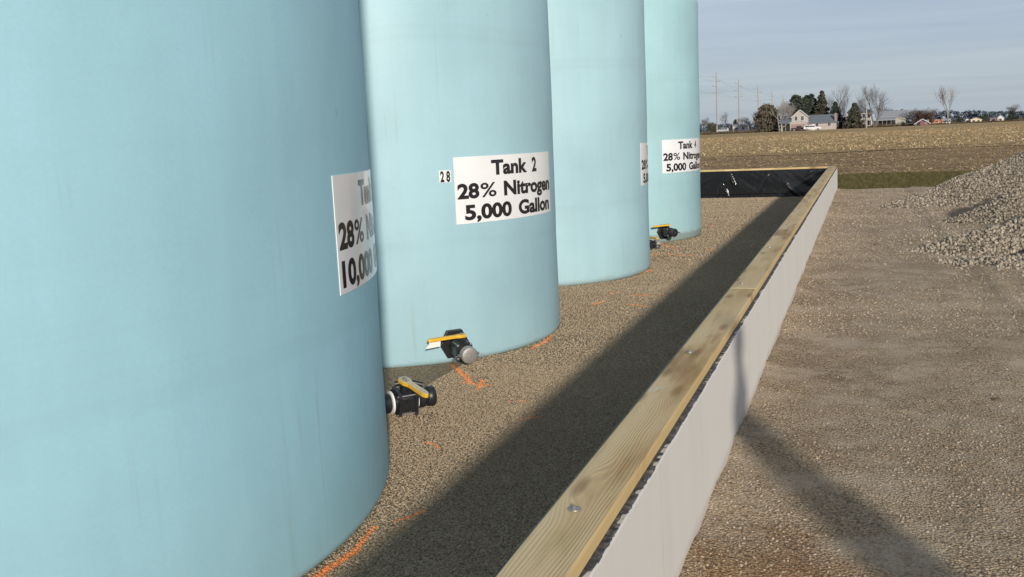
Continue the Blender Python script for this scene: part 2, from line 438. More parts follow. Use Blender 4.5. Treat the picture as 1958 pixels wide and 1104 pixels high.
# ------------------------------------------------------------------ loose stones
peas = proto_set('pea_stones', [rock_proto('pea_stone', m_in_st, 1, .2, .8, s) for s in range(5)])
yst = proto_set('yard_stones', [rock_proto('yard_stone', m_yard_st, 1, .35, .6, 10+s) for s in range(6)])
rocks = proto_set('limestone_rocks', [rock_proto('limestone_rock', m_heap_st, 1, .55, .75, 30+s) for s in range(7)])
T1, T2, T3, T4 = (-4.384, 3.176, 2.305), (-4.028, 7.646, 1.4975), (-4.024, 11.536, 1.4975), (-4.019, 15.594, 1.4975)
def out_tanks(X, Y, m_=.99):
    k = np.ones_like(X)
    for x, y, r in (T1, T2, T3, T4): k *= ((X-x)**2+(Y-y)**2 > (r*m_)**2)
    return k
def pea(name, x0, x1, y0, y1, n, dens, s0, s1, lab, seed):
    V, F = grid(x0, x1, y0, y1, n, int(n*(y1-y0)/(x1-x0)), lambda X, Y: zin(X, Y)+.001)
    o = scatter(name, V, F, peas, dens, s0, s1, lab, 'gravel', seed)
    set_dens(o, lambda X, Y: out_tanks(X, Y))
pea('loose_gravel', -2.9, -.8, 2.2, 6.6, 60, 9000, .006, .0135, 'small brown pea stones in the foreground along the plank topped wall', 1)
pea('loose_gravel', -3.7, -.8, 6.6, 12.5, 60, 3600, .008, .017, 'small brown pea stones in front of the second and third tank', 2)
pea('loose_gravel', -5.0, -.8, 12.5, 24.3, 60, 1100, .014, .026, 'small brown pea stones between the farthest tank and black liner', 3)
def yard(name, x0, x1, y0, y1, n, dens, s0, s1, lab, seed, power=1.6):
    V, F = grid(x0, x1, y0, y1, n, int(n*(y1-y0)/(x1-x0)), lambda X, Y: zyard(X, Y)+.0)
    o = scatter(name, V, F, yst, dens, s0, s1, lab, 'gravel', seed, tilt=.6, power=power)
    set_dens(o, lambda X, Y: np.clip(.55 + 1.1*vnoise(X, Y, 1.3, 8, 11), .06, 2))
yard('loose_stones', -.58, 2.4, 2.6, 7.2, 60, 4300, .004, .016, 'loose mixed stones on the near yard beside the concrete wall', 4, 2.2)
yard('loose_stones', -.58, 3.4, 7.2, 13, 60, 2000, .006, .024, 'loose mixed stones on the middle of the yard', 5, 2.2)
yard('loose_stones', -.58, 5, 13, 24.3, 60, 600, .012, .036, 'loose mixed stones on the far yard before the grass', 6, 2)

# ------------------------------------------------------------------ crushed stone heaps
def ridge(X, Y, pts, slope=.84):
    """heap surface: max over crest polyline of crest height minus slope*distance"""
    best = np.full_like(X, -9.)
    for (x0, y0, z0), (x1, y1, z1) in zip(pts[:-1], pts[1:]):
        dx, dy = x1-x0, y1-y0; L2 = dx*dx+dy*dy
        h = np.clip(((X-x0)*dx+(Y-y0)*dy)/L2, 0, 1)
        d = np.hypot(X-(x0+h*dx), Y-(y0+h*dy)); z = z0+h*(z1-z0)
        best = np.maximum(best, z - slope*np.sqrt(d*d+.02)+.7*.14)
    return best
def heap(label, ridges, x0, x1, y0, y1, n, seed, rs0, rs1, dens):
    def zf(X, Y):
        z = np.full_like(X, -9.)
        for r in ridges: z = np.maximum(z, ridge(X, Y, r))
        z = z + vnoise(X, Y, 2.2, 8, seed)*.06 + vnoise(X, Y, 7, 8, seed+3)*.022
        return z
    V, F = grid(x0, x1, y0, y1, n, int(n*(y1-y0)/(x1-x0)), zf)
    keep = (V[F][:, :, 2].max(1) > -.03)
    F = F[keep]; V[:, 2] = np.maximum(V[:, 2], -.04)
    root = empty('gravel_heap', (x0, y0, 0), 0, label, 'gravel heap', 'heaps of crushed stone on the yard')
    body = from_np('heap_body', V-np.array([x0, y0, 0]), F, m_heap, root, smooth=True)
    o = scatter('rock_cover', V-np.array([x0, y0, 0]), F, rocks, dens, rs0, rs1, None, None, seed, power=1.1)
    o.parent = root
    a = o.data.attributes.new('dens', 'FLOAT', 'POINT')
    a.data.foreach_set('value', np.where(V[:, 2] > -.03, 1., .0).astype(np.float32)[:len(o.data.vertices)])
    return root
heap('low heap of crushed grey limestone nearest the camera at the right edge',
     [[(.62, 12.5, .06), (1.5, 12.45, .32), (2.3, 12.6, .60), (4.2, 13.3, 1.2), (9, 15.3, 1.4)], [(.85, 11.5, .06), (1.6, 11.25, .18), (2.1, 11.4, .34), (3.5, 12.2, .8)]], .3, 9, 9.4, 17, 210, 3, .018, .066, 1000)
heap('long double heap of crushed grey limestone tapering toward the wall corner',
     [[(.42, 18.95, .10), (1.0, 19.2, .28), (1.6, 19.5, .50), (2.85, 19.9, 1.0), (4, 20.6, 1.22), (9, 22.4, 1.4)],
      [(1.35, 16.0, .12), (2.2, 16.1, .52), (2.9, 16.4, .78), (4.6, 17.2, 1.15), (9, 19, 1.35)]], .1, 9, 14.2, 24.1, 200, 6, .018, .06, 800)
V, F = grid(-.3, 3.4, 9.2, 21, 40, 120, lambda X, Y: zyard(X, Y)+.002)
o = scatter('stray_rocks', V, F, rocks, 150, .010, .045, 'stray bits of crushed limestone lying around the feet of the heaps', 'stones', 23, power=1.6)
def stray(X, Y):
    toe = np.interp(Y, [9.2, 10.4, 11.3, 12.5, 13.6, 15, 16, 17.4, 19, 20, 21], [2.2, 1.5, .9, .6, .9, 1.1, 1.0, .8, .4, .7, 1.3])
    return np.exp(-np.clip(toe-X, 0, 9)/.16)*(X < toe+.5)
set_dens(o, stray)
# single bigger stones at the toe
def single_rocks():
    pr = None
    spots = [(1768, 462, .10, 'pale limestone lump at the toe of the near heap beside its shadow'),
             (1905, 770, .10, 'brown clod of soil on the right edge of the yard'),
             (1912, 818, .09, 'flat brown clod below the larger clod at the right edge'),
             (1379, 968, .035, 'small pale round pebble close to the base of the concrete wall'),
             (1622, 1088, .03, 'pale round pebble at the bottom edge between wall and shadow')]
    cols = [LIME[4], (.16, .11, .065), (.15, .105, .065), (.5, .42, .3), (.5, .45, .36)]
    for i, (px, py, s, lab) in enumerate(spots):
        m_ = plain('stone_'+str(i), cols[i], .9, bump=.5, bscale=60, scale=20)
        p = on_z(px, py, .02)
        o = rock_proto('stone', m_, 3, .5, .6, 60+i); COL.objects.link(o)
        o.location = (p.x, p.y, s*.12); o.scale = (s, s*.9, s*.8); o.rotation_euler = (0, 0, i)
        o.data.shade_smooth(); tag(o, lab, 'stone')
single_rocks()

m_clod = stone_mat('soil_clod', [(.10, .065, .035), (.15, .105, .06), (.19, .135, .08)])
clods = proto_set('soil_clods', [rock_proto('soil_clod', m_clod, 2, .5, .5, 90+k) for k in range(4)])
V, F = grid(-.4, 4, 3, 24, 30, 60, lambda X, Y: zyard(X, Y)-.002)
o = scatter('soil_clods', V, F, clods, 5, .012, .075, 'small dark soil clods strewn over the gravel yard', 'soil clods', 21, tilt=.4, power=2)
set_dens(o, lambda X, Y: np.clip(vnoise(X, Y, 1.1, 8, 17)*1.6-.2+np.clip((X-1)*.4, 0, .8), 0, 3))
# corn residue and grass blades (uncountable)
m_corn = stone_mat('corn_trash', [(.30, .20, .10), (.46, .33, .17), (.58, .45, .26), (.38, .26, .13)])
def strip_proto(name, m_, L, W, bend, seed):
    r = random.Random(seed); bm = bmesh.new(); pts = []
    for k in range(4):
        a = k/3; pts.append((Vector((L*(a-.5), bend*L*sin(a*3), L*.25*a*(1-a)+.1*L*a)), W*(1-.6*a)))
    vs = [(bm.verts.new(p+Vector((0, w_, 0))), bm.verts.new(p-Vector((0, w_, r.uniform(-.3, .3)*w_)))) for p, w_ in pts]
    for a, b2 in zip(vs[:-1], vs[1:]): bm.faces.new((a[0], a[1], b2[1], b2[0]))
    me = bpy.data.meshes.new(name); bm.to_mesh(me); bm.free(); me.materials.append(m_)
    return bpy.data.objects.new(name, me)
trash = proto_set('corn_pieces', [strip_proto('corn_piece', m_corn, 1, .09+.03*k, .2*(k-1.5), k) for k in range(4)])
V, F = grid(-14, 16, 31.9, 62, 60, 60, lambda X, Y: .03+0*X)
o = scatter('corn_residue', V, F, trash, 26, .03, .15, 'pale corn husks and stalk bits littering the dark tilled soil', 'corn residue', 8, tilt=.5)
set_dens(o, lambda X, Y: np.clip(.9+vnoise(X, Y, .9, 8, 4)*1.2+1.2*np.exp(-(Y-32.4)**2/.6), .1, 4))
V, F = grid(-45, 40, 60, 190, 60, 60, lambda X, Y: .05+0*X)
o = scatter('corn_residue', V, F, trash, 4, .10, .34, 'pale corn husks and stalk bits covering the stubble field', 'corn residue', 9, tilt=.9)
set_dens(o, lambda X, Y: np.clip(1+vnoise(X, Y, .4, 8, 7), .1, 4))
m_bl = stone_mat('grass_blade', [(.05, .05, .015), (.085, .08, .022), (.13, .105, .04), (.19, .145, .07)])
def tuft_proto(seed):
    r = random.Random(seed); bm = bmesh.new()
    for k in range(14):
        a = r.uniform(0, 6.28); p = Vector((r.uniform(-.4, .4), r.uniform(-.4, .4), 0)); h = r.uniform(.5, 1.1)
        d = Vector((cos(a), sin(a), 0)); s_ = Vector((-sin(a), cos(a), 0))*.045
        q = p + d*.3*h + Vector((0, 0, h))
        bm.faces.new([bm.verts.new(p-s_), bm.verts.new(p+s_), bm.verts.new(q)])
    me = bpy.data.meshes.new('grass_tuft'); bm.to_mesh(me); bm.free(); me.materials.append(m_bl)
    return bpy.data.objects.new('grass_tuft', me)
tufts = proto_set('grass_tufts', [tuft_proto(s) for s in range(4)])
V, F = grid(-2, 4.5, 24.5, 32, 20, 24, lambda X, Y: 0*X)
o = scatter('grass', V, F, tufts, 420, .04, .10, 'short green grass of the strip behind the wall corner', 'grass', 11, tilt=.15)
set_dens(o, lambda X, Y: np.clip(.8+vnoise(X, Y, 1.4, 8, 4)*.8, .05, 2))
V, F = grid(.5, 5.4, 31.6, 33, 10, 8, lambda X, Y: 0*X)

# ------------------------------------------------------------------ containment wall
XL, XR, YF = -.791, -.626, 24.49
ZT = .606; ZB = .566; ZW = .561
m_con, t, b = mat('pale_concrete', .85, .25)
tc = t.n('ShaderNodeNewGeometry').outputs['Position']
st = t.noise(t.mapping(tc, (2, 2.2, .6)), 1.4, 5, .6)
c = t.ramp(st, [(.3, (.585, .56, .515)), (.55, (.625, .60, .555)), (.8, (.60, .58, .54))])
c = t.mix(t.ramp(t.noise(t.mapping(tc, (3, 46, .9)), 1, 4, .6), [(.70, 0.), (.78, .08)]), c, (.45, .40, .33))
pin = t.ramp(t.voro(t.mapping(tc, (60, 60, 26)), 1), [(.0, 1.), (.06, 0.)])
c = t.mix(t.math('MULTIPLY', pin, .5), c, (.25, .22, .19))
sz = t.n('ShaderNodeSeparateXYZ'); t.l(tc, sz.inputs[0])
dirt = t.math('MULTIPLY', t.ramp(t.math('ADD', sz.outputs[2], t.math('MULTIPLY', t.noise(tc, 7, 5, .7), .08)), [(.055, 1.), (.15, 0.)]), .8)
c = t.mix(dirt, c, (.36, .29, .215))
# hairline joints every few metres
jn = t.math('ABSOLUTE', t.math('SUBTRACT', t.math('FRACT', t.math('DIVIDE', t.math('ADD', sz.outputs[1], t.math('MULTIPLY', t.noise(t.mapping(tc, (1, 1, 6)), 1, 3, .6), .02)), .82)), .5))
c = t.mix(t.math('MULTIPLY', t.ramp(jn, [(.0, 1.), (.008, 0.)]), t.ramp(t.noise(tc, 2.2, 3, .6), [(.5, .0), (.7, .45)])), c, (.36, .30, .24))
t.l(c, b.inputs['Base Color'])
t.l(t.bump(t.math('ADD', t.noise(tc, 26, 4, .6), t.math('MULTIPLY', pin, -1)), .07, .006), b.inputs['Normal'])

def wood_mat(name, tone=1.0, along='Y'):
    m, t, b = mat(name, .75, .3)
    oc = t.n('ShaderNodeNewGeometry').outputs['Position']
    oi = t.n('ShaderNodeObjectInfo').outputs['Random']
    if along == 'X': oc = t.mapping(oc, rot=(0, 0, pi/2))
    off = t.n('ShaderNodeCombineXYZ', ins={1: t.math('MULTIPLY', oi, 37.)})
    p = t.vmath('ADD', oc, off.outputs[0])
    # knots bend the grain
    kd = t.n('ShaderNodeTexVoronoi', voronoi_dimensions='2D', ins={'Scale': 1.0}); t.l(t.mapping(p, (5.5, 1.35, 0)), kd.inputs['Vector'])
    k = t.ramp(kd.outputs['Distance'], [(0., 1.), (.42, 0.)], 'EASE')
    wob = t.math('ADD', t.math('MULTIPLY', t.noise(t.mapping(p, (3, .55, 1)), 1, 3, .5), .16), t.math('MULTIPLY', k, .055))
    sp = t.n('ShaderNodeSeparateXYZ'); t.l(p, sp.inputs[0])
    g = t.math('MULTIPLY', t.math('SINE', t.math('MULTIPLY', t.math('ADD', sp.outputs[0], wob), 520.)), t.ramp(t.noise(t.mapping(p, (14, .8, 1), loc=(3, 3, 3)), 1, 3, .6), [(.38, .15), (.62, 1.)]))
    g2 = t.noise(t.mapping(p, (260, 5, 1)), 1, 4, .6)
    big = t.noise(t.mapping(p, (7, .9, 1)), 1, 5, .55)
    c = t.ramp(big, [(.28, (.44*tone, .27*tone, .11*tone)), (.42, (.66*tone, .48*tone, .25*tone)), (.58, (.70*tone, .535*tone, .30*tone)), (.75, (.76*tone, .61*tone, .39*tone))])
    c = t.mix(t.math('MULTIPLY', t.ramp(g, [(.1, 0.), (1., 1.)]), .20), c, (.33*tone, .23*tone, .10*tone))
    c = t.mix(t.math('MULTIPLY', t.ramp(g2, [(.45, 0.), (.7, 1.)]), .22), c, (.66*tone, .58*tone, .42*tone))
    grn = t.ramp(t.noise(t.mapping(p, (9, 1.3, 1), loc=(4, 9, 0)), 1, 4, .6), [(.52, 0.), (.68, 1.)])
    c = t.mix(t.math('MULTIPLY', grn, .5), c, (.36*tone, .29*tone, .11*tone))
    br = t.ramp(t.noise(t.mapping(p, (8, 1.1, 1), loc=(14, 2, 5)), 1, 4, .6), [(.60, 0.), (.72, 1.)])
    c = t.mix(t.math('MULTIPLY', br, .65), c, (.30*tone, .155*tone, .07*tone))
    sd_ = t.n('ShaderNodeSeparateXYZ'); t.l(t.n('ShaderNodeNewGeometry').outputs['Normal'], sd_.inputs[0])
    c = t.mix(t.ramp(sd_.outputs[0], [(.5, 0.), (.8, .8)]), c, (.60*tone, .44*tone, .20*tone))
    c = t.mix(t.math('MULTIPLY', t.ramp(k, [(.74, 0.), (.97, 1.)]), .6), c, (.24, .12, .05))
    c = t.mix(1, c, t.ramp(oi, [(0, (.88, .86, .84)), (1, (1.08, 1.06, 1.04))]), 'MULTIPLY')
    wh = t.ramp(t.noise(t.mapping(p, (6, 3.5, 1), loc=(1, 2, 0)), 1, 3, .6), [(.66, 0.), (.72, .6)])
    c = t.mix(wh, c, (.62, .57, .50))
    t.l(c, b.inputs['Base Color'])
    t.l(t.bump(t.math('ADD', t.math('MULTIPLY', g, .5), g2), .35, .003), b.inputs['Normal'])
    return m
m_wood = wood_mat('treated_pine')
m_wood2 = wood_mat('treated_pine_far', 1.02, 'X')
m_lin, t, b = mat('black_liner', .17, .4)
b.inputs['Base Color'].default_value = (.012, .013, .014, 1)
oc = t.n('ShaderNodeNewGeometry').outputs['Position']
t.l(t.bump(t.noise(oc, 9, 4, .6), .3, .02), b.inputs['Normal'])
m_fold, t, b = mat('folded_liner_edge', .6, .4)
oc = t.n('ShaderNodeNewGeometry').outputs['Position']
t.l(t.ramp(t.noise(oc, 32, 5, .65), [(.35, (.02, .021, .023)), (.55, (.085, .085, .085)), (.7, (.26, .235, .20))]), b.inputs['Base Color'])
m_zinc = plain('galvanised_steel', (.38, .37, .35), .5, .8, .25, 40)

wall = empty('containment_wall', (-.7, 12, 0), 0, 'low pale concrete containment wall topped by a long pine plank', 'wall')
def put(o, root=None):
    o.location = -Vector(root.location) if root else (0, 0, 0); return o
# concrete body: outer face with slightly uneven top edge
def conc():
    ys = np.arange(-4, YF+.001, .06); n = len(ys)
    jag = ZW + .006*vnoise(ys*0, ys, 6, 8) + .004*vnoise(ys*0, ys, 21, 8, 4)
    prof = []
    V = []; F = []
    for y, z in zip(ys, jag):
        V += [(-.590, y, -.12), (-.5945, y, .25), (-.600, y, z-.006), (-.604, y, z), (-.640, y, ZW-.002), (-.78, y, ZW-.002), (-.78, y, -.2)]
    for i in range(n-1):
        for k in range(6):
            a = i*7+k; F.append((a, a+1, a+8, a+7))
    V = np.array(V); e = len(V)
    F2 = [tuple(range((n-1)*7, (n-1)*7+7))]
    bm = bmesh.new(); vs = [bm.verts.new(v) for v in V]
    for f in F: bm.faces.new([vs[i] for i in f][::-1])
    bm.faces.new([vs[i] for i in F2[0]][::-1]); bm.faces.new([vs[i] for i in range(7)])
    bmesh.ops.recalc_face_normals(bm, faces=bm.faces)
    return bm
put(obj('concrete', conc(), m_con, wall), wall)
# liner: hangs inside and is folded out under the plank
def liner_side():
    ys = np.arange(-4, YF-.2, .03); V = []; F = []
    for y in ys:
        a = .004*math.sin(y*9)+.006*mnoise.noise(Vector((y*3, 0, 0)))
        V += [(-.80+a*1.5, y, -.13), (-.803+a, y, .2), (-.800, y, ZT-.035), (-.797, y, ZT-.006), (-.7935, y, ZT-.006), (-.7935, y, ZW+.001)]
    k6 = 6
    for i in range(len(ys)-1):
        for k in range(5): F.append((i*6+k, i*6+k+1, i*6+k+7, i*6+k+6))
    return np.array(V), np.array(F)
V, F = liner_side(); put(from_np('liner', V, F, m_lin, wall, smooth=True), wall)
def liner_fold():
    bm = bmesh.new(); rows = []
    y = -4.
    r = random.Random(3); prev = None
    k = 0
    while y < YF:
        st = .009; y += st
        per = .075+.02*mnoise.noise(Vector((y*4, 1, 0)))
        s = math.sin(y/per*6.283*.8 + 2*mnoise.noise(Vector((y*5, 0, 3))))
        n_ = mnoise.noise(Vector((y*17, 5, 0)))
        lift = .006*s+.004*n_
        rows.append([bm.verts.new(p) for p in ((-.640, y, ZW+.0015), (-.624, y, ZB-.0022), (-.615, y, ZB-.004+lift*.35), (-.6065+.002*n_, y, ZW+.002+lift*.4), (-.6040+.0015*s, y, ZW-.002+lift*.25-.002*abs(n_)), (-.6055, y, ZW-.006))])
    for a, b_ in zip(rows[:-1], rows[1:]):
        for k in range(5): bm.faces.new((a[k], a[k+1], b_[k+1], b_[k]))
    return bm
put(obj('liner_fold', liner_fold(), m_fold, wall, smooth=True), wall)
# cap planks, end to end, with bolts
joints = [-4, -1.25, 6.03, 10.9, 15.7, 20.5, YF+.012]
bolts_y = [-1.6+.0, .40, 2.323, 4.211, 6.212, 8.14, 10.1, 12.05, 14.0, 15.95, 17.9, 19.85, 21.8, 23.9]
def bolt_mesh(big=1.):
    bm = bmesh.new()
    lathe(bm, [(.0, 0), (.018, 0), (.0185, .0008), (.018, .0022), (.0075, .0026)], 24, cap=False)     # washer
    lathe(bm, [(.0105, .0012), (.0105, .0052), (.0085, .0062), (.0, .0062)], 6, cap=False)
    lathe(bm, [(.0052, .006), (.0052, .0085), (.0042, .0095), (.0, .0095)], 12, cap=False)
    return bm
bme = None
for i, (a, b_) in enumerate(zip(joints[:-1], joints[1:])):
    bm = bmesh.new(); n = int((b_-a)/.35)
    ys = np.linspace(a+.003, b_-.003, n+1); rings = []
    e = .006
    for y in ys:
        dx = .0025*mnoise.noise(Vector((y*.7, 3, 0))); dz = .002*mnoise.noise(Vector((y*.9, 7+i, 0)))
        pr = [(XL, ZB), (XR, ZB), (XR, ZT-e), (XR-e*.3, ZT-e*.3), (XR-e, ZT), (XL+e, ZT), (XL+e*.3, ZT-e*.3), (XL, ZT-e)]
        rings.append([bm.verts.new((x+dx, y, z+(dz if z > ZB+.01 else 0))) for x, z in pr])
    for r0, r1 in zip(rings[:-1], rings[1:]):
        for k in range(8): bm.faces.new((r0[k], r0[(k+1) % 8], r1[(k+1) % 8], r1[k]))
    bm.faces.new(rings[0][::-1]); bm.faces.new(rings[-1])
    bmesh.ops.recalc_face_normals(bm, faces=bm.faces)
    pl = put(obj('cap_plank', bm, m_wood, wall), wall)
    for y in bolts_y:
        if a < y < b_:
            if bme is None:
                bo = obj('bolt', bolt_mesh(), m_zinc, pl); bme = bo.data
            else: bo = mesh_obj('bolt', bme, None, pl)
            bo.location = (-.725+random.uniform(-.012, .012), y, ZT+.0012); bo.rotation_euler = (0, 0, random.random()*3)

fw = empty('containment_wall', (-5, YF-.08, 0), 0, 'far end wall of the containment hung with wrinkled black plastic liner', 'wall')
bm = bmesh.new(); box(bm, -9.5, -.783, YF-.165, YF, -.2, ZW-.002)
put(obj('concrete', bm, m_con, fw), fw)
bm = bmesh.new(); box(bm, -9.5, XL-.006, YF-.205, YF-.02, ZB, ZT+.002, .004)
put(obj('cap_plank', bm, m_wood2, fw), fw)
def fliner():
    nx, nz = 520, 40; X, Z = np.meshgrid(np.linspace(-9.4, -.80, nx+1), np.linspace(0, 1, nz+1))
    z = -.14 + Z*(ZB-.002+.14)
    hang = Z*(1-Z)*4
    fold = .028*vnoise(X*1.0+Z*.9, Z*1.5, 1.1, 8)+.018*np.abs(vnoise(X+Z*.5, Z*.4, 2.6, 8, 6))
    crease = 0*X
    for cx, s, h0, h1, dep in ((-3.05, -.35, .45, 1., .05), (-3.35, .25, .02, .55, .06), (-3.3, -.15, .0, .4, .04), (-1.45, .5, .72, 1., .05), (-2.35, .3, .2, .9, .03),
                               (-4.1, -.5, .3, 1., .05), (-1.15, .2, .8, 1., .03), (-1.02, .2, .8, 1., .03), (-1.8, -.6, 0, .6, .03), (-3.9, .9, .1, .8, .04)):
        d = (X-cx-s*(Z-.5)-.18*(Z-.5)**2); m_ = np.clip((Z-h0)/.12, 0, 1)*np.clip((h1+.02-Z)/.12, 0, 1)
        crease += dep*np.exp(-(d/.035)**2)*m_
    y = YF-.168 - .012 - hang*(.02+np.clip(fold, -.02, .06)) - crease*hang.clip(.2, 1) - (1-Z)**3*.05 + .004*vnoise(X, Z*3, 14, 8, 9)
    V = np.stack([X.ravel(), y.ravel(), z.ravel()], 1)
    i = np.arange((nx+1)*(nz+1)).reshape(nz+1, nx+1)
    return V, np.stack([i[:-1, :-1].ravel(), i[:-1, 1:].ravel(), i[1:, 1:].ravel(), i[1:, :-1].ravel()], 1)
V, F = fliner(); put(from_np('liner', V, F, m_lin, fw, smooth=True), fw)

# ------------------------------------------------------------------ tanks
def tank_mat(name, c, dustline=.0, seed=0.):
    m, t, b = mat(name, .42, .45)
    oc = t.n('ShaderNodeTexCoord').outputs['Object']
    p = t.vmath('ADD', oc, (seed, seed*2, 0))
    streak = t.noise(t.mapping(p, (5, 5, .22)), 1.5, 6, .6)
    cl = t.noise(p, .9, 4, .55)
    fine = t.noise(t.mapping(p, (1, 1, 1.2)), 60, 3, .7)
    sz = t.n('ShaderNodeSeparateXYZ'); t.l(oc, sz.inputs[0])
    lo = tuple(x*.90 for x in c); hi = tuple(min(1, x*1.05) for x in c)
    col = t.ramp(cl, [(.3, lo), (.7, hi)])
    col = t.mix(1, col, t.ramp(streak, [(.3, (.975, .978, .98)), (.65, (1.015, 1.015, 1.015))]), 'MULTIPLY')
    col = t.mix(1, col, t.ramp(fine, [(.3, .975), (.7, 1.025)]), 'MULTIPLY')
    # horizontal mould bands, faint dust
    band = t.math('ADD', sz.outputs[2], t.math('MULTIPLY', t.noise(p, .6, 3, .5), .25))
    bf = t.ramp(t.noise(t.n('ShaderNodeCombineXYZ', ins={2: band}).outputs[0], 3.2, 4, .7), [(.52, 0.), (.7, 1.)])
    col = t.mix(t.math('MULTIPLY', bf, .17), col, tuple(x*.62 for x in c))
    spots = t.math('MULTIPLY', t.ramp(t.voro(t.mapping(p, (1.3, 1.3, 1.1)), 1), [(.0, 1.), (.035, 0.)]), t.ramp(t.noise(p, 30, 3, .6), [(.45, 0.), (.6, .6)]))
    col = t.mix(spots, col, (.22, .23, .19))
    drip = t.math('MULTIPLY', t.ramp(t.noise(t.mapping(p, (16, 16, .5)), 1, 3, .6), [(.62, 0.), (.74, 1.)]), t.ramp(t.noise(p, 1.3, 2, .5), [(.46, 0.), (.6, .26)]))
    col = t.mix(drip, col, (.30, .33, .25))
    # dusty foot
    ft = t.math('ADD', sz.outputs[2], t.math('MULTIPLY', t.noise(t.mapping(p, (1, 1, 3)), 5, 5, .7), .10))
    d = t.ramp(ft, [(dustline+.045, 1.), (dustline+.10, 0.)])
    col = t.mix(t.math('MULTIPLY', d, .62 if dustline > .05 else .40), col, (.27, .26, .20))
    t.l(col, b.inputs['Base Color'])
    t.l(t.ramp(cl, [(.3, .38), (.7, .5)]), b.inputs['Roughness'])
    b.inputs['Subsurface Weight'].default_value = .0
    n1 = t.bump(t.noise(t.mapping(p, (1, 1, .5)), 2.2, 3, .5), .25, .02)
    n2 = t.bump(fine, .08, .003, n1)
    t.l(n2, b.inputs['Normal'])
    tr = t.n('ShaderNodeBsdfTranslucent'); t.l(col, tr.inputs['Color'])
    mx = t.n('ShaderNodeMixShader', ins={0: .30}); t.l(b.outputs[0], mx.inputs[1]); t.l(tr.outputs[0], mx.inputs[2])
    t.l(mx.outputs[0], m.node_tree.nodes['Material Output'].inputs['Surface'])
    return m
AQ = (.475, .71, .775)
m_t1 = tank_mat('aqua_polyethylene_large', (.425, .705, .79), .0, 0.)
m_t2 = tank_mat('aqua_polyethylene', AQ, .0, 11.)
m_t3 = tank_mat('aqua_polyethylene_pale', (.495, .72, .775), .03, 23.)
m_t4 = tank_mat('aqua_polyethylene_dusty', (.475, .72, .755), .10, 37.)
def tank_body(R, H, dome=.42, n=160):
    pr = [(0, 0), (R-.05, 0), (R-.03, .004), (R-.012, .016), (R-.003, .034), (R, .055)]
    for z in np.linspace(.2, H-.16, 26): pr.append((R+(0 if .9 < z < 1.8 else .003*math.sin(z*3.1+R)), float(z)))
    for k in range(9):
        a = k/8*pi/2; pr.append((R-.14+.14*cos(a), H-.14+.14*sin(a)))
    for k in range(1, 12):
        q = k/11; pr.append(((R-.14)*(1-q)+.26*q, H+dome*math.sin(q*pi/2)*.98))
    bm = bmesh.new(); lathe(bm, pr[1:], n)
    return bm
def lid_mesh(z):
    bm = bmesh.new(); lathe(bm, [(.27, z-.02), (.27, z+.05), (.255, z+.06), (.25, z+.075), (.06, z+.085)], 40); return bm
m_sign, t, b = mat('glossy_white_vinyl', .16, .6)
co = t.n('ShaderNodeTexCoord').outputs['Object']
t.l(t.ramp(t.noise(co, 3, 4, .6), [(.3, (.72, .715, .71)), (.7, (.80, .795, .785))]), b.inputs['Base Color'])
t.l(t.bump(t.noise(co, 4, 3, .5), .12, .01), b.inputs['Normal'])
m_ink = plain('black_vinyl_letter', (.018, .016, .018), .18, spec=.6, scale=20)

def bend(bm, R, a0, x_axis=0):
    """wrap flat (x along the arc, y height, z off the surface) round a cylinder of radius R"""
    for v in bm.verts:
        a = a0 + v.co.x/R; r = R+v.co.z
        v.co = Vector((r*cos(a), r*sin(a), v.co.y))
def sign_plate(R, a0, w_, z0, h, off=.0032, r=0):
    bm = bmesh.new(); n = max(4, int(w_/.02))
    for k in range(n):
        x0, x1 = w_*k/n, w_*(k+1)/n
        vs = [bm.verts.new((x, y, off)) for x, y in ((x0, z0), (x1, z0), (x1, z0+h), (x0, z0+h))]
        bm.faces.new(vs)
    bmesh.ops.remove_doubles(bm, verts=bm.verts, dist=1e-5)
    border = [e for e in bm.edges if e.is_boundary]
    ex = bmesh.ops.extrude_edge_only(bm, edges=border)
    for v in ex['geom']:
        if isinstance(v, bmesh.types.BMVert): v.co.z = -.002
    bend(bm, R, a0); bmesh.ops.recalc_face_normals(bm, faces=bm.faces)
    return bm
_tc = bpy.data.curves.new('glyphs', 'FONT'); _to = bpy.data.objects.new('glyphs', _tc); COL.objects.link(_to)
_tc.resolution_u = 5
def text_flat(bm, s, x0, x1, y0, cap, bold=None, slant=0):
    """letters of s fitted between x0 and x1, baseline y0, digit height cap"""
    _tc.body = s; _tc.size = 1; _tc.offset = .014 if s == '%' else .042; _tc.align_x = 'LEFT'
    bpy.context.view_layer.update()
    dg = bpy.context.evaluated_depsgraph_get()
    me = bpy.data.meshes.new_from_object(_to.evaluated_get(dg))
    V = np.zeros(len(me.vertices)*3, np.float32); me.vertices.foreach_get('co', V); V = V.reshape(-1, 3)
    sx_ = (x1-x0)/(V[:, 0].max()-V[:, 0].min()); sy_ = cap/.70
    b0 = len(bm.verts); tmp = bmesh.new(); tmp.from_mesh(me)
    for v in tmp.verts: v.co = Vector((x0+(v.co.x-V[:, 0].min())*sx_, y0+v.co.y*sy_, 0))
    tm = bpy.data.meshes.new('x'); tmp.to_mesh(tm); tmp.free(); bm.from_mesh(tm)
    bpy.data.meshes.remove(me); bpy.data.meshes.remove(tm)
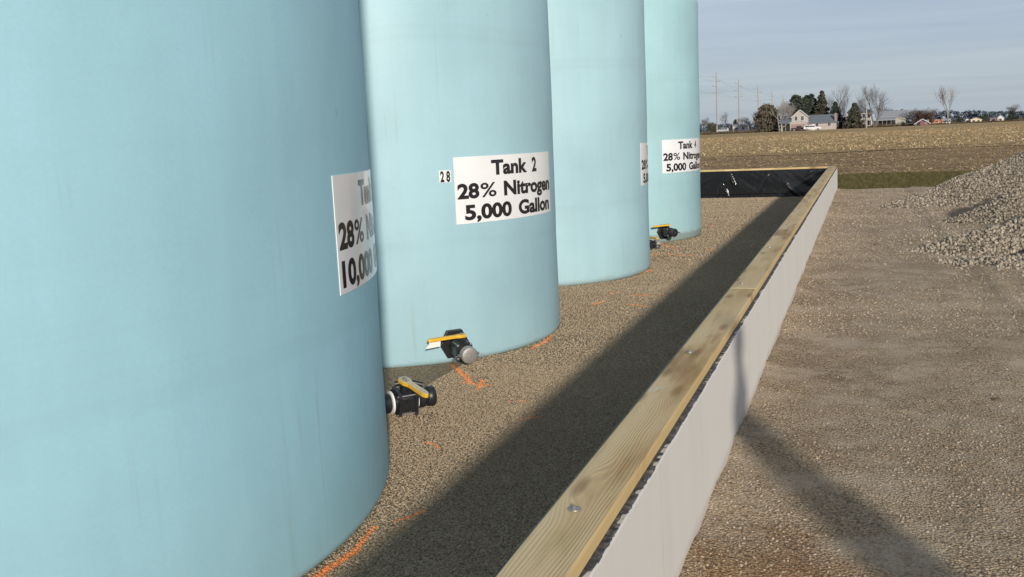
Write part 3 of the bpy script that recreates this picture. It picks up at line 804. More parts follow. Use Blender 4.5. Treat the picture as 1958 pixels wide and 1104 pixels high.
def lettering(R, a0, z0, words, off=.0046):
    bm = bmesh.new()
    for s, x0, x1, y0, cap in words: text_flat(bm, s, x0, x1, z0+y0, cap)
    xs = [v.co.x for v in bm.verts]; lo, hi = min(xs), max(xs)
    x = lo+.02
    while x < hi:
        bmesh.ops.bisect_plane(bm, geom=bm.verts[:]+bm.edges[:]+bm.faces[:], plane_co=(x, 0, 0), plane_no=(1, 0, 0)); x += .02
    for v in bm.verts: v.co.z = off
    bend(bm, R, a0)
    for f in bm.faces:
        c = f.calc_center_median(); 
        if f.normal.dot(Vector((c.x, c.y, 0))) < 0: f.normal_flip()
    return bm
# ---------------- valve: local frame +X outwards from the tank, +Z up
m_blk = plain('black_polypropylene', (.018, .018, .020), .38, var=.3, scale=30, spec=.5, bump=.1, bscale=200)
m_yel = plain('yellow_lever', (.72, .42, .035), .4, var=.08, scale=20, spec=.5)
m_yelt = plain('scuffed_lever_face', (.50, .44, .33), .55, var=.15, scale=40)
m_alu = plain('cast_aluminium', (.40, .385, .36), .48, .65, .12, 40, bump=.15, bscale=300)
m_dks = plain('dull_steel', (.20, .195, .19), .5, .6, .3, 60)
m_wht = plain('white_thread_seal', (.80, .79, .76), .5, var=.05)
m_tagp = plain('paper_tag', (.72, .71, .67), .7, var=.06)
m_gry = plain('grey_print', (.22, .22, .22), .7)
def hexpoly(r, n=6, rot=0, sy=1): return [(r*cos(2*pi*k/n+rot), r*sin(2*pi*k/n+rot)*sy) for k in range(n)]
def make_valve(parent, ang, R, z, length=.30, cap='alu', lever_dir=-1, lever_tilt=0, tagon=False, seals=False, long=0., droop=0., s=1., roll=0., LL=.275):
    v = empty('valve', (R*cos(ang), R*sin(ang), z), ang); v.parent = parent
    v.rotation_euler = (roll, droop, ang); v.scale = (s, s, s)
    bm = bmesh.new()
    prism(bm, [(a, b*1.05) for a, b in hexpoly(.122, 6, 0)][:], -.014, .024, 'YZ')
    o = obj('tank_flange', bm, m_blk, v)
    bv = o.modifiers.new('b', 'BEVEL'); bv.width = .004; bv.segments = 2
    L = long
    bm = bmesh.new(); lathe(bm, [(.052, .0), (.052, .05+L), (.045, .052+L), (.045, .09+L)], 32, 'X'); smooth_by_angle(obj('neck', bm, m_blk, v))
    if seals:
        for xx, rr in ((.035+L*.2, .056), (.085+L*.6, .058)):
            bm = bmesh.new(); lathe(bm, [(rr-.01, xx), (rr, xx+.002), (rr, xx+.011), (rr-.01, xx+.013)], 32, 'X'); smooth_by_angle(obj('seal_ring', bm, m_wht, v))
    x0 = .085+L
    # ball body with square bolted end flanges
    bm = bmesh.new(); lathe(bm, [(.04, x0), (.058, x0+.015), (.062, x0+.05), (.058, x0+.085), (.04, x0+.10)], 32, 'X')
    for xx in (x0+.0, x0+.088):
        q = .066; c_ = .02
        prism(bm, [(-q+c_, -q), (q-c_, -q), (q, -q+c_), (q, q-c_), (q-c_, q), (-q+c_, q), (-q, q-c_), (-q, -q+c_)], xx, xx+.016, 'YZ')
    for yy in (-1, 1):                     # side ribs of the body
        box(bm, x0+.014, x0+.09, yy*.061-.003, yy*.061+.003, -.035, .035)
    body = smooth_by_angle(obj('valve_body', bm, m_blk, v), 35)
    for yy in (-1, 1):
        for zz in (-1, 1):
            bm = bmesh.new(); lathe(bm, [(.0042, x0-.006), (.0042, x0+.112)], 10, 'X', (0, yy*.052, zz*.052))
            lathe(bm, [(.0088, x0+.104), (.0088, x0+.112), (.006, x0+.114)], 12, 'X', (0, yy*.052, zz*.052))
            obj('bolt', bm, m_zinc, body)
    # stem and lever
    bm = bmesh.new(); lathe(bm, [(.020, .05), (.020, .082), (.013, .084), (.013, .100)], 20, 'Z', (x0+.05, 0, 0))
    box(bm, x0+.028, x0+.072, -.02, .02, .066, .076, .003)
    smooth_by_angle(obj('stem', bm, m_blk, v))
    ld = lever_dir
    h = [(-.030, -.018), (-.022, -.026), (.02, -.026), (.05, -.015), (LL-.02, -.017), (LL, -.010), (LL+.004, 0), (LL, .010), (LL-.02, .017), (.05, .015), (.02, .026), (-.022, .026), (-.030, .018)]
    Mh = Matrix.Translation((x0+.05, 0, .098)) @ Matrix.Rotation(ld*pi/2+lever_tilt, 4, 'Z')
    bm = bmesh.new(); prism(bm, h, 0, .022, 'XY', M=Mh)
    lv = obj('lever', bm, m_yel, v); bv = lv.modifiers.new('b', 'BEVEL'); bv.width = .003; bv.segments = 2
    bm = bmesh.new(); prism(bm, [(a*.985+.001, b*(.93 if seals else .74)) for a, b in h], .0222, .0236, 'XY', M=Mh); obj('lever_face', bm, m_yelt if seals else m_yel, lv)
    bm = bmesh.new(); lathe(bm, [(.011, .0236), (.011, .032), (.008, .034)], 6, 'Z', (0, 0, 0), M=Mh); obj('lever_nut', bm, m_zinc, lv)
    if seals:
        bm = bmesh.new()
        for k in range(5): box(bm, -.010+k*.008, -.0015+k*.008, -.013, -.002 if k % 2 else .008, .0238, .0244, M=Mh)
        obj('lever_print', bm, m_gry, lv)
    # outlet adapter
    x1 = x0+.104
    bm = bmesh.new(); lathe(bm, [(.046, x1), (.046, x1+.02), (.052, x1+.022), (.052, x1+.045), (.044, x1+.052), (.043, x1+.062), (.052, x1+.072), (.054, x1+.10), (.050, x1+.106)], 36, 'X')
    smooth_by_angle(obj('outlet_adapter', bm, m_blk, v))
    if seals:
        bm = bmesh.new(); lathe(bm, [(.048, x1+.001), (.0535, x1+.003), (.0535, x1+.009), (.048, x1+.011)], 36, 'X'); smooth_by_angle(obj('seal_ring', bm, m_wht, v))
        bm = bmesh.new(); tube(bm, [(x0+.02, .055, .072), (x0+.09, .03, .085), (x0+.15, .005, .070)], .013, 10); smooth_by_angle(obj('lever_stop', bm, m_blk, v))
    if cap:
        mm = m_alu if cap == 'alu' else m_blk
        bm = bmesh.new(); xa = x1+.062
        lathe(bm, [(.055, xa), (.064, xa+.002), (.0645, xa+.05), (.060, xa+.056), (.054, xa+.0585), (.020, xa+.060)], 40, 'X')
        box(bm, xa+.058, xa+.066, -.017, .017, -.007, .007, .003)
        cp = smooth_by_angle(obj('dust_cap', bm, mm, v), 30)
        for yy in (-1, 1):
            bm = bmesh.new(); box(bm, xa+.008, xa+.034, yy*.073-.010, yy*.073+.010, -.009, .009, .003)
            tube(bm, [(xa+.02, yy*.078, 0), (xa+.03, yy*.100, -.004), (xa+.036, yy*.112, -.012)], .006, 8)
            obj('cam_arm', bm, m_dks if cap == 'alu' else m_blk, cp)
            bm = bmesh.new(); cc = Vector((xa+.036, yy*.112, -.028)); pts = [cc+Vector((0, .012*sin(a), .014*cos(a))) for a in np.linspace(0, 2*pi, 17)]
            tube(bm, pts, .0016, 6, caps=False); obj('pull_ring', bm, m_dks, cp)
        bm = bmesh.new(); lathe(bm, [(.006, xa+.066), (.006, xa+.072)], 12, 'X', (0, .0, 0)); obj('cap_screw', bm, m_zinc, cp)
    if tagon:
        bm = bmesh.new(); Mt = Mh @ Matrix.Translation((LL-.055, -.012, 0)) 
        vs = [(-.052, 0, 0), (.040, 0, 0), (.046, .0, -.022), (.078, .012, -.052), (-.046, .004, -.050)]
        f = [bm.verts.new(Mt @ Vector(p)) for p in vs]; bm.faces.new(f)
        tg = obj('paper_tag', bm, m_tagp, lv); sf = tg.modifiers.new('s', 'SOLIDIFY'); sf.thickness = .0012
        bm = bmesh.new()
        for k in range(4): box(bm, -.040, .036-.01*(k % 2), -.0022+.003*(k/4), -.0016+.003*(k/4), -.018-k*.008, -.0155-k*.008, M=Mt)
        obj('tag_print', bm, m_gry, tg)
    return v

SGROUP = None
def make_tank(T, H, m_, label, dome):
    x, y, R = T
    root = empty('storage_tank', (x, y, ZI-.006), 0, label, 'storage tank', 'aqua storage tanks standing in a row')
    smooth_by_angle(obj('tank_body', tank_body(R, H, dome), m_, root), 30)
    obj('lid', lid_mesh(H+dome*.98), m_, root)
    return root
zb = -(ZI-.006)      # tank local height of world zero
SH = .512; SZ = .976+zb
L2 = [('28', .020, .212, .197, .108), ('%', .224, .379, .197, .108), ('Nitrogen', .459, 1.192, .197, .108)]
def sign(root, R, a0deg, num, gal, gx=(.075, .538), w_=1.215):
    a0 = RAD(a0deg)
    pl = obj('sign', sign_plate(R, a0, w_, SZ, SH), m_sign, root)
    words = [('Tank', .337, .760, .366, .108), (num, .835, .913, .366, .108)] + L2 + [(gal, gx[0], gx[1], .032, .108), ('Gallon', gx[1]+.085, 1.160, .032, .108)]
    for ws_ in (words,):
        for wd in ws_: obj('lettering', lettering(R, a0, SZ, [wd]), m_ink, pl)
    return pl
k1 = make_tank(T1, 4.35, m_t1, 'largest aqua storage tank filling the left foreground', .55)
sign(k1, T1[2], 7.4, '1', '10,000', (.030, .560), 1.24)
k2 = make_tank(T2, 3.86, m_t2, 'aqua storage tank with the fully readable Tank 2 sign', .42)
sign(k2, T2[2], -42.93, '2', '5,000')
k3 = make_tank(T3, 3.86, m_t3, 'aqua storage tank third from the camera with its sign mostly out of view', .42)
sign(k3, T3[2], -7.2, '3', '5,000')
k4 = make_tank(T4, 3.86, m_t4, 'farthest aqua storage tank with the Tank 4 sign and dusty foot', .42)
sign(k4, T4[2], -42.9, '4', '5,000')
# small 28 stickers on tank 2
for s_, x0 in (('2', -.1205), ('8', -.0725)):
    a0 = RAD(-42.93)
    pl = obj('number_sticker', sign_plate(T2[2], a0+x0/T2[2], .047, 1.303+zb, .092, .0034), m_sign, k2)
    bm = lettering(T2[2], a0+x0/T2[2], 1.303+zb, [(s_, .008, .040, .008, .076)], .0048)
    obj('lettering', bm, m_ink, pl)
bpy.data.objects.remove(_to)
def lab_valve(v, l): v['label'] = l
va = make_valve(k2, RAD(-45.8), T2[2], .052+zb, tagon=True, lever_dir=-1, lever_tilt=.06, droop=.10, long=.035)
lab_valve(va, 'black ball valve with yellow lever and grey aluminium dust cap')
vb = make_valve(k1, RAD(47.5), T1[2], .035+zb, cap=None, lever_dir=-1, lever_tilt=.25, seals=True, long=.07, s=1.22, roll=.24, LL=.19)
lab_valve(vb, 'black ball valve with scuffed lever, white seal rings and open outlet')
vc = make_valve(k4, RAD(-43.2), T4[2], .075+zb, cap='blk', lever_dir=-1, lever_tilt=.05)
lab_valve(vc, 'black ball valve with yellow lever and black cap')
vd = make_valve(k3, RAD(38.5), T3[2], .105+zb, cap='alu', lever_dir=-1, lever_tilt=.1)
lab_valve(vd, 'black ball valve with grey cap half hidden by the tank')

# ------------------------------------------------------------------ standing person beside the camera (its shadow falls on the wall)
def person():
    px, py = -.593+4.18*sin(AZ)+.02, 4.88-4.18*cos(AZ)
    face = Vector((-cos(AZ-.33), -sin(AZ-.33), 0)); root = empty('person', (px, py, .01), math.atan2(face.y, face.x)-pi/2,
        'person in dark winter jacket standing beside the wall with arms down', 'person')
    # local: +Y faces forward, X to the right
    def skin(name, pts, edges, m_, sub=2):
        me = bpy.data.meshes.new(name); me.from_pydata([p[:3] for p in pts], edges, [])
        o = mesh_obj(name, me, m_, root)
        md = o.modifiers.new('skin', 'SKIN'); md.use_smooth_shade = True
        for i, p in enumerate(pts):
            r = p[3]; o.data.skin_vertices[0].data[i].radius = (r, r*(p[4] if len(p) > 4 else 1))
        o.data.skin_vertices[0].data[0].use_root = True
        o.modifiers.new('sub', 'SUBSURF').levels = sub; o.modifiers['sub'].render_levels = sub
        return o
    sk = plain('skin', (.52, .33, .24), .55); jk = plain('navy_jacket', (.03, .035, .05), .8, bump=.3, bscale=40)
    jn = plain('blue_jeans', (.06, .09, .16), .85, bump=.2, bscale=120); bt = plain('brown_boots', (.07, .04, .025), .6)
    hr = plain('brown_hair', (.06, .035, .02), .7, bump=.4, bscale=90)
    P = [(0, 0, .95, .135, .8), (0, 0, 1.15, .13, .8), (0, .0, 1.35, .155, .7), (0, 0, 1.46, .07), (0, .012, 1.54, .055), (0, .02, 1.64, .082, 1.15), (0, .02, 1.72, .07, 1.1)]
    E_ = [(0, 1), (1, 2), (2, 3), (3, 4), (4, 5), (5, 6)]
    for s_ in (-1, 1):
        b0 = len(P); P += [(s_*.10, 0, .88, .088), (s_*.11, .01, .48, .062), (s_*.11, -.02, .09, .042), (s_*.12, .10, .045, .04)]
        E_ += [(0, b0), (b0, b0+1), (b0+1, b0+2), (b0+2, b0+3)]
        b0 = len(P); P += [(s_*.19, 0, 1.40, .06), (s_*.235, -.02, 1.12, .044), (s_*.24, .05, .88, .032), (s_*.24, .07, .81, .034, .6)]
        E_ += [(2, b0), (b0, b0+1), (b0+1, b0+2), (b0+2, b0+3)]
        hb = b0+3
        for k, (dy, L_) in enumerate(((-.03, .07), (-.01, .082), (.012, .078), (.032, .062))):
            c0 = len(P); P += [(s_*.24, .07+dy, .775, .009), (s_*.235, .075+dy, .775-L_*.55, .0085), (s_*.225, .08+dy, .775-L_, .0075)]
            E_ += [(hb, c0), (c0, c0+1), (c0+1, c0+2)]
        c0 = len(P); P += [(s_*.225, .108, .80, .010), (s_*.215, .125, .765, .009)]; E_ += [(hb, c0), (c0, c0+1)]
    skin('body', P, E_, sk)
    J = [(0, 0, .86, .155, .82), (0, 0, 1.0, .15, .82), (0, 0, 1.2, .15, .82), (0, 0, 1.38, .165, .72), (0, 0, 1.47, .085)]
    JE = [(0, 1), (1, 2), (2, 3), (3, 4)]
    for s_ in (-1, 1):
        b0 = len(J); J += [(s_*.19, 0, 1.40, .078), (s_*.237, -.02, 1.12, .062), (s_*.242, .05, .88, .050)]; JE += [(3, b0), (b0, b0+1), (b0+1, b0+2)]
    skin('jacket', J, JE, jk)
    T_ = [(0, 0, .93, .14, .82)]; TE = []
    for s_ in (-1, 1):
        b0 = len(T_); T_ += [(s_*.10, 0, .85, .102), (s_*.11, .01, .48, .078), (s_*.11, -.02, .10, .066)]; TE += [(0, b0), (b0, b0+1), (b0+1, b0+2)]
    skin('trousers', T_, TE, jn)
    for s_ in (-1, 1): skin('boot', [(s_*.11, -.03, .07, .055), (s_*.115, .06, .05, .05), (s_*.12, .14, .04, .042)], [(0, 1), (1, 2)], bt)
    bm = bmesh.new(); bmesh.ops.create_uvsphere(bm, u_segments=20, v_segments=14, radius=1)
    for v in bm.verts: v.co = Vector((v.co.x*.088, v.co.y*.105+.005, max(v.co.z, -.35 if v.co.y < .25 else .2)*.10+1.70))
    obj('hair', bm, hr, root, True)
    for s_ in (-1, 1):
        bm = bmesh.new(); bmesh.ops.create_uvsphere(bm, u_segments=10, v_segments=8, radius=.011, matrix=Matrix.Translation((s_*.032, .098, 1.665)))
        obj('eye', bm, plain('eye', (.7, .7, .68), .2), root, True)
        bm = bmesh.new(); bmesh.ops.create_uvsphere(bm, u_segments=10, v_segments=8, radius=1, matrix=Matrix.Translation((s_*.086, .015, 1.65)) @ Matrix.Diagonal((.012, .02, .032, 1)))
        obj('ear', bm, sk, root, True)
    bm = bmesh.new(); bmesh.ops.create_cone(bm, segments=10, radius1=.016, radius2=.008, depth=.045, cap_ends=True, matrix=Matrix.Translation((0, .112, 1.64)) @ Matrix.Rotation(.35, 4, 'X'))
    obj('nose', bm, sk, root, True)
    bm = bmesh.new(); box(bm, -.024, .024, .098, .106, 1.598, 1.606, .002); obj('mouth', bm, plain('lips', (.4, .16, .13), .5), root)
person()

# ================================================================== the farmstead across the field
HZ = lambda c, k=.18: tuple(x*(1-k)+h*k for x, h in zip(c, (.42, .48, .55)))   # distance haze mixed into the base colour
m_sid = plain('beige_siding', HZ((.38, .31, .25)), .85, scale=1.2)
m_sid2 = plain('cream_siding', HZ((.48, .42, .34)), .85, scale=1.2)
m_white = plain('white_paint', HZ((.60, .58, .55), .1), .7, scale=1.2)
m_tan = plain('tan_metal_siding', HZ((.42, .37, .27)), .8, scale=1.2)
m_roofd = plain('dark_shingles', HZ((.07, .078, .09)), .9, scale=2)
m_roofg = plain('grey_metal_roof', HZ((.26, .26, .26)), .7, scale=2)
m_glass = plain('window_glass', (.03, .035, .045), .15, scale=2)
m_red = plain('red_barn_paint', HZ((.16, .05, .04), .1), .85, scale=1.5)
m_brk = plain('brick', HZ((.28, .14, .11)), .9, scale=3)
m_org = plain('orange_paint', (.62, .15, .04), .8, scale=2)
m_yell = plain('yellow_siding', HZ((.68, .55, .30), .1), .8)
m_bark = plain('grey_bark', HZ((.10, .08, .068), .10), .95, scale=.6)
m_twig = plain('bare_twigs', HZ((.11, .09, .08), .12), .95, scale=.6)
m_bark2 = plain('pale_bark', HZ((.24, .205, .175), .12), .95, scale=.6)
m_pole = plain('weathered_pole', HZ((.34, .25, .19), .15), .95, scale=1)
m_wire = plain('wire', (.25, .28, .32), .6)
def leafm(name, c1, c2):
    m, t, b = mat(name, .95, .1)
    pos = t.n('ShaderNodeNewGeometry').outputs['Position']
    t.l(t.ramp(t.noise(pos, .9, 4, .7), [(.35, c1), (.65, c2)]), b.inputs['Base Color'])
    return m
m_pine = leafm('pine_needles', (.035, .046, .038), (.085, .095, .07))
m_spr = leafm('spruce_needles', (.05, .05, .036), (.115, .105, .075))
m_olive = leafm('olive_evergreen', (.05, .055, .032), (.115, .115, .068))
m_brolive = leafm('brown_olive_evergreen', (.09, .078, .058), (.17, .145, .10))
m_rust = leafm('rusty_thicket', (.06, .035, .028), (.12, .07, .055))
m_far = leafm('hazy_wood', (.075, .095, .125), (.125, .145, .175))  # blue-grey air haze is put into this leaf colour

def gz(X, Y): return float(farz(np.float64(X), np.float64(Y)))
def base_at(px, Y):
    p = at(px, 240, Y); return Vector((p.x, Y, gz(p.x, Y)))
def height_at(px, py, Y):
    """height above ground of the sight line through (px,py) at distance Y"""
    p = at(px, py, Y); return p.z-gz(p.x, Y)
def wid(px0, px1, Y): return (at(px1, 240, Y)-at(px0, 240, Y)).length

def bare_tree(px, Y, top, width, label, seed, m_=None, lean=0, trunks=1, lvl=6, fork=.28, name='bare_tree', up=.55, tr=1.):
    r = random.Random(seed); p = base_at(px, Y); H = height_at(px, top, Y)
    root = empty(name, p, 0, label, 'tree')
    tk = bmesh.new(); cr = bmesh.new()
    W = width/2
    def grow(bm_t, pos, d, L, rad, k):
        n = 3; pts = [pos]; q = pos.copy(); dd = d.copy()
        for i in range(n):
            dd = (dd + Vector((r.gauss(0, .10), r.gauss(0, .10), .05 if k > 0 else 0))).normalized()
            q = q + dd*L/n; pts.append(q.copy())
        bm_ = tk if k < 3 else cr
        tube(bm_, pts, [rad*(1-.4*i/n) for i in range(n+1)], 5 if k < 2 else 3, caps=False)
        if k >= lvl: return
        nb = 3 if k < 3 else 2
        for j in range(nb+ (1 if k in (1, 2, 3) else 0)):
            f = r.uniform(.45, 1.0) if j else 1.0
            b_ = pts[0].lerp(pts[-1], f) if f < 1 else pts[-1]
            idx = min(int(f*n), n-1); b_ = pts[idx].lerp(pts[idx+1], f*n-idx) if f < 1 else pts[-1]
            az = r.uniform(0, 2*pi); sp = r.uniform(.32, .75) if j else r.uniform(.05, .3)
            u, v = frame_from(dd)
            nd = (dd*cos(sp) + (u*cos(az)+v*sin(az))*sin(sp)); nd.z += up*.25; nd.normalize()
            grow(bm_t, b_, nd, L*r.uniform(.62, .82), max(rad*.62*(.8 if j else 1), .011), k+1)
    for i in range(trunks):
        a = 2*pi*i/max(trunks, 1)+.4; tilt = .0 if trunks == 1 else .30
        d = Vector((cos(a)*tilt+lean, sin(a)*tilt*.4, 1)).normalized()
        grow(tk, Vector((cos(a)*.1*(trunks > 1), 0, -.1)), d, H*fork, H*.020*tr, 0)
    # fit height and width to the wanted crown
    vs = tk.verts[:]+cr.verts[:]
    zmax = max(v.co.z for v in vs); xs = sorted(abs(v.co.x-lean*v.co.z) for v in vs); xm = xs[int(len(xs)*.985)]
    for v in vs:
        v.co.z *= H/zmax; s_ = W/xm; v.co.x *= (s_ if v.co.z > H*.25 else 1+(s_-1)*max(v.co.z/(H*.25), 0)); v.co.y *= s_
    obj('trunk', tk, m_ or m_bark, root); obj('crown', cr, m_twig if m_ is None else m_, root)
    return root
def leaf_cloud(bm, centers, r, per, size):
    for c in centers:
        for _ in range(per):
            d = Vector((r.gauss(0, 1), r.gauss(0, 1), r.gauss(0, 1))).normalized()*(r.random()**.4)
            p = Vector(c[0]) + Vector((d.x*c[1], d.y*c[1], d.z*c[2]))
            u, v = frame_from(Vector((r.gauss(0, 1), r.gauss(0, 1), r.gauss(0, .6)+.3))); s_ = size*r.uniform(.6, 1.4)
            a = r.uniform(0, 6.28); u2 = u*cos(a)+v*sin(a); v2 = v*cos(a)-u*sin(a)
            bm.faces.new([bm.verts.new(p+u2*s_), bm.verts.new(p+v2*s_*.7), bm.verts.new(p-u2*s_*.6-v2*s_*.5)])
def pine(px, Y, top, width, label, seed, m_=None, form='pine', bottom=.25, name='pine_tree'):
    r = random.Random(seed); p = base_at(px, Y); H = height_at(px, top, Y)
    width *= 1.35
    root = empty(name, p, 0, label, 'tree')
    bm = bmesh.new(); tube(bm, [(0, 0, -.1), (r.uniform(-.2, .2), 0, H*.5), (0, 0, H*.96)], [H*.022, H*.014, .05], 7)
    cs = []
    n = 30 if form == 'pine' else 46
    for i in range(n):
        z = H*(bottom+(1-bottom)*((i+.5)/n)); f = (z/H-bottom)/(1-bottom)
        if form == 'pine': rad = width/2*(.55+.45*sin(pi*min(f*1.05, 1)))*(1-.35*f)
        elif form == 'spruce': rad = width/2*(1-f)**.85+.1
        else: rad = width/2*math.sqrt(max(1-(2*f-.9)**2/1.25, .02))
        for j in range(3):
            a = r.uniform(0, 2*pi); d = rad*r.uniform(.35, .92)
            c = (cos(a)*d, sin(a)*d, z+r.uniform(-.3, .3)); k = (.24 if form != 'spruce' else .16)*width*r.uniform(.6, 1.1)*(1-.5*f)
            cs.append((c, k, k*.5))
            if r.random() < .4: tube(bm, [(0, 0, z-.12*d), c], [.07, .02], 4)
    obj('trunk', bm, m_bark, root)
    bm = bmesh.new(); leaf_cloud(bm, cs, r, 46, .30 if width < 6 else .42)
    obj('crown', bm, m_ or m_pine, root)
    return root
def bush(px0, px1, Y, top, label, seed, m_, name='bush', twig=True, cat='bush', per=90):
    r = random.Random(seed); px = (px0+px1)/2; p = base_at(px, Y); H = height_at(px, top, Y); W = wid(px0, px1, Y)
    root = empty(name, p, 0, label, cat)
    bm = bmesh.new()
    for k in range(26):
        a = r.uniform(0, 6.28); e = r.uniform(.25, 1.3)
        d = Vector((cos(a)*cos(e)*W/2, sin(a)*cos(e)*W/3, sin(e)*H*.95))
        tube(bm, [(r.uniform(-.4, .4)*W*.3, 0, 0), d*.5+Vector((0, 0, .1*H)), d], [.09, .05, .02], 4)
    obj('stems', bm, m_bark, root)
    cs = []
    for k in range(34):
        a = r.uniform(0, 6.28); e = r.uniform(0.02, 1.45); q = r.uniform(.35, .86)
        cs.append(((cos(a)*cos(e)*W/2*q, sin(a)*cos(e)*W/3*q, (.12+.80*sin(e)*q)*H), W*.12, H*.14))
    bm = bmesh.new(); leaf_cloud(bm, cs, r, per, .24)
    obj('foliage', bm, m_, root)
    return root

def face_box(bm, x0, x1, y0, y1, z0, z1): box(bm, x0, x1, y0, y1, z0, z1)
def gable_roof(x0, x1, y0, y1, ze, zr, axis='X', ov=.35, th=.18):
    """thin gabled roof over the rectangle, ridge along axis"""
    bm = bmesh.new()
    if axis == 'X':
        ym = (y0+y1)/2; sl = (zr-ze)/(ym-y0); e0, e1 = y0-ov, y1+ov
        prof = [(e0, ze-ov*sl), (ym, zr), (e1, ze-ov*sl), (e1, ze-ov*sl+th), (ym, zr+th), (e0, ze-ov*sl+th)]
        prism(bm, prof, x0-ov, x1+ov, 'YZ')
    else:
        xm = (x0+x1)/2; sl = (zr-ze)/(xm-x0); e0, e1 = x0-ov, x1+ov
        prof = [(e0, ze-ov*sl), (xm, zr), (e1, ze-ov*sl), (e1, ze-ov*sl+th), (xm, zr+th), (e0, ze-ov*sl+th)]
        prism(bm, prof, y0-ov, y1+ov, 'XZ')
    return bm
def gable_wall(x0, x1, y0, y1, ze, zr, axis='X'):
    bm = bmesh.new()
    if axis == 'X': prism(bm, [(y0, -.4), (y1, -.4), (y1, ze), ((y0+y1)/2, zr-.03), (y0, ze)], x0, x1, 'YZ')
    else: prism(bm, [(x0, -.4), (x1, -.4), (x1, ze), ((x0+x1)/2, zr-.03), (x0, ze)], y0, y1, 'XZ')
    return bm
def window(root, x, z, w_, h, y=0, frame=None, name='window'):
    bm = bmesh.new(); box(bm, x-w_/2-.12, x+w_/2+.12, y-.05, y+.02, z-.12, z+h+.12)
    f = obj(name, bm, frame or m_white, root)
    bm = bmesh.new(); box(bm, x-w_/2, x-.03, y-.08, y-.053, z, z+h); box(bm, x+.03, x+w_/2, y-.08, y-.053, z, z+h); obj('pane', bm, m_glass, f)
YH = 345.
S = YH/1799.17*1.07    # metres per photograph pixel there (approx., off-axis)
def HX(px, ref, Y=YH): return at(px, 240, Y).x-at(ref, 240, Y).x
def HZt(px, py, Y=YH): return height_at(px, py, Y)
# --- beige gabled house
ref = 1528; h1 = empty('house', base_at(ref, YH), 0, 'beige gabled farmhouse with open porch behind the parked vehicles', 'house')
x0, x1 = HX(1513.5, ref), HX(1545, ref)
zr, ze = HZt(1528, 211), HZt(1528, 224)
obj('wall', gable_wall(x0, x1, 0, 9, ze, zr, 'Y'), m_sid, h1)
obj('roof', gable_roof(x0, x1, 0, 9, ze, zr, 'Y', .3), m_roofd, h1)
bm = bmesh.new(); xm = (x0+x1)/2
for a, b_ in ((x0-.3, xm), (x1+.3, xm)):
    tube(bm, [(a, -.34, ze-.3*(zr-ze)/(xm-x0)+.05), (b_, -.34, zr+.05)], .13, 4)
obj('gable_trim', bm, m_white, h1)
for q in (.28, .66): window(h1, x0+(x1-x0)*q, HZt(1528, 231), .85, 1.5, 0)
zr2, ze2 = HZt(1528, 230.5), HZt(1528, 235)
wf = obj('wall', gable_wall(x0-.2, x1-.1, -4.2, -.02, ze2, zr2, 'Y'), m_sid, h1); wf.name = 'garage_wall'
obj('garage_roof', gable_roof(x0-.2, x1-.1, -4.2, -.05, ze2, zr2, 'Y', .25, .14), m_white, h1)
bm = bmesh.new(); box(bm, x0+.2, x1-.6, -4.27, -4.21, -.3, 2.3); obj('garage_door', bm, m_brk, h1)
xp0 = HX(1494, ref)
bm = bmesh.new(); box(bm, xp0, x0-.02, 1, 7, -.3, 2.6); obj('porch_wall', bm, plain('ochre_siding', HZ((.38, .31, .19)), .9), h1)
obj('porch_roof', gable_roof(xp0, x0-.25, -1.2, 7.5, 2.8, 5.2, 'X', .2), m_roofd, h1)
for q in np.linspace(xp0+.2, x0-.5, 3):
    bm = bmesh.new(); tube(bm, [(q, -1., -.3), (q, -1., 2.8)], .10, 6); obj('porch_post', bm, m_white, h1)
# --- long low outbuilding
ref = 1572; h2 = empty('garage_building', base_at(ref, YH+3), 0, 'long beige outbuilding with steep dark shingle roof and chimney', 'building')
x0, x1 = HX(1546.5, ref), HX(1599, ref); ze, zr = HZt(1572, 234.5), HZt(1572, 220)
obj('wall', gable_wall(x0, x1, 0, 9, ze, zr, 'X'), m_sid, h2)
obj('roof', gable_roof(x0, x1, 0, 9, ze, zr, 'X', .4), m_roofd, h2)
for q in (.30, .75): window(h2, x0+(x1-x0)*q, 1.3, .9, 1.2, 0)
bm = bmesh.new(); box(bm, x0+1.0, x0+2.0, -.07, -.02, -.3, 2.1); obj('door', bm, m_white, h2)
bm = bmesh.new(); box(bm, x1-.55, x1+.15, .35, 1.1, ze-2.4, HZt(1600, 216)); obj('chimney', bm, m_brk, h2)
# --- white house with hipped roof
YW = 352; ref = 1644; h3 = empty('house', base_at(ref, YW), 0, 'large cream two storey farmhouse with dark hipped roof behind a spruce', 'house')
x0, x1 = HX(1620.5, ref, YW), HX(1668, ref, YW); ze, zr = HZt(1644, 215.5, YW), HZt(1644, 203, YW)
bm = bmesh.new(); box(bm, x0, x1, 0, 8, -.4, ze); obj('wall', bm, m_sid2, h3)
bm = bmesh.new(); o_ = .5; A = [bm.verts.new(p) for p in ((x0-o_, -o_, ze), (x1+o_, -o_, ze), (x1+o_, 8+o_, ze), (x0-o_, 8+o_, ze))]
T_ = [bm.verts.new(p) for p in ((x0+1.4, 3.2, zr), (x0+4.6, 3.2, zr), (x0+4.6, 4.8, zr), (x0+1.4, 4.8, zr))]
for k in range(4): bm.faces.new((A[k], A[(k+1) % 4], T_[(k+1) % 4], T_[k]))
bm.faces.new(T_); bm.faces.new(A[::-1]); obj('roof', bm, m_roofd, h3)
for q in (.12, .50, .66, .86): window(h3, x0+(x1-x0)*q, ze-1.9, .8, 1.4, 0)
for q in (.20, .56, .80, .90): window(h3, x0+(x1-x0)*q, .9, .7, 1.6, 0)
bm = bmesh.new(); box(bm, x0-1.6, x0+4, -2.4, -.1, 2.5, 2.75); obj('porch_roof', bm, m_roofd, h3)
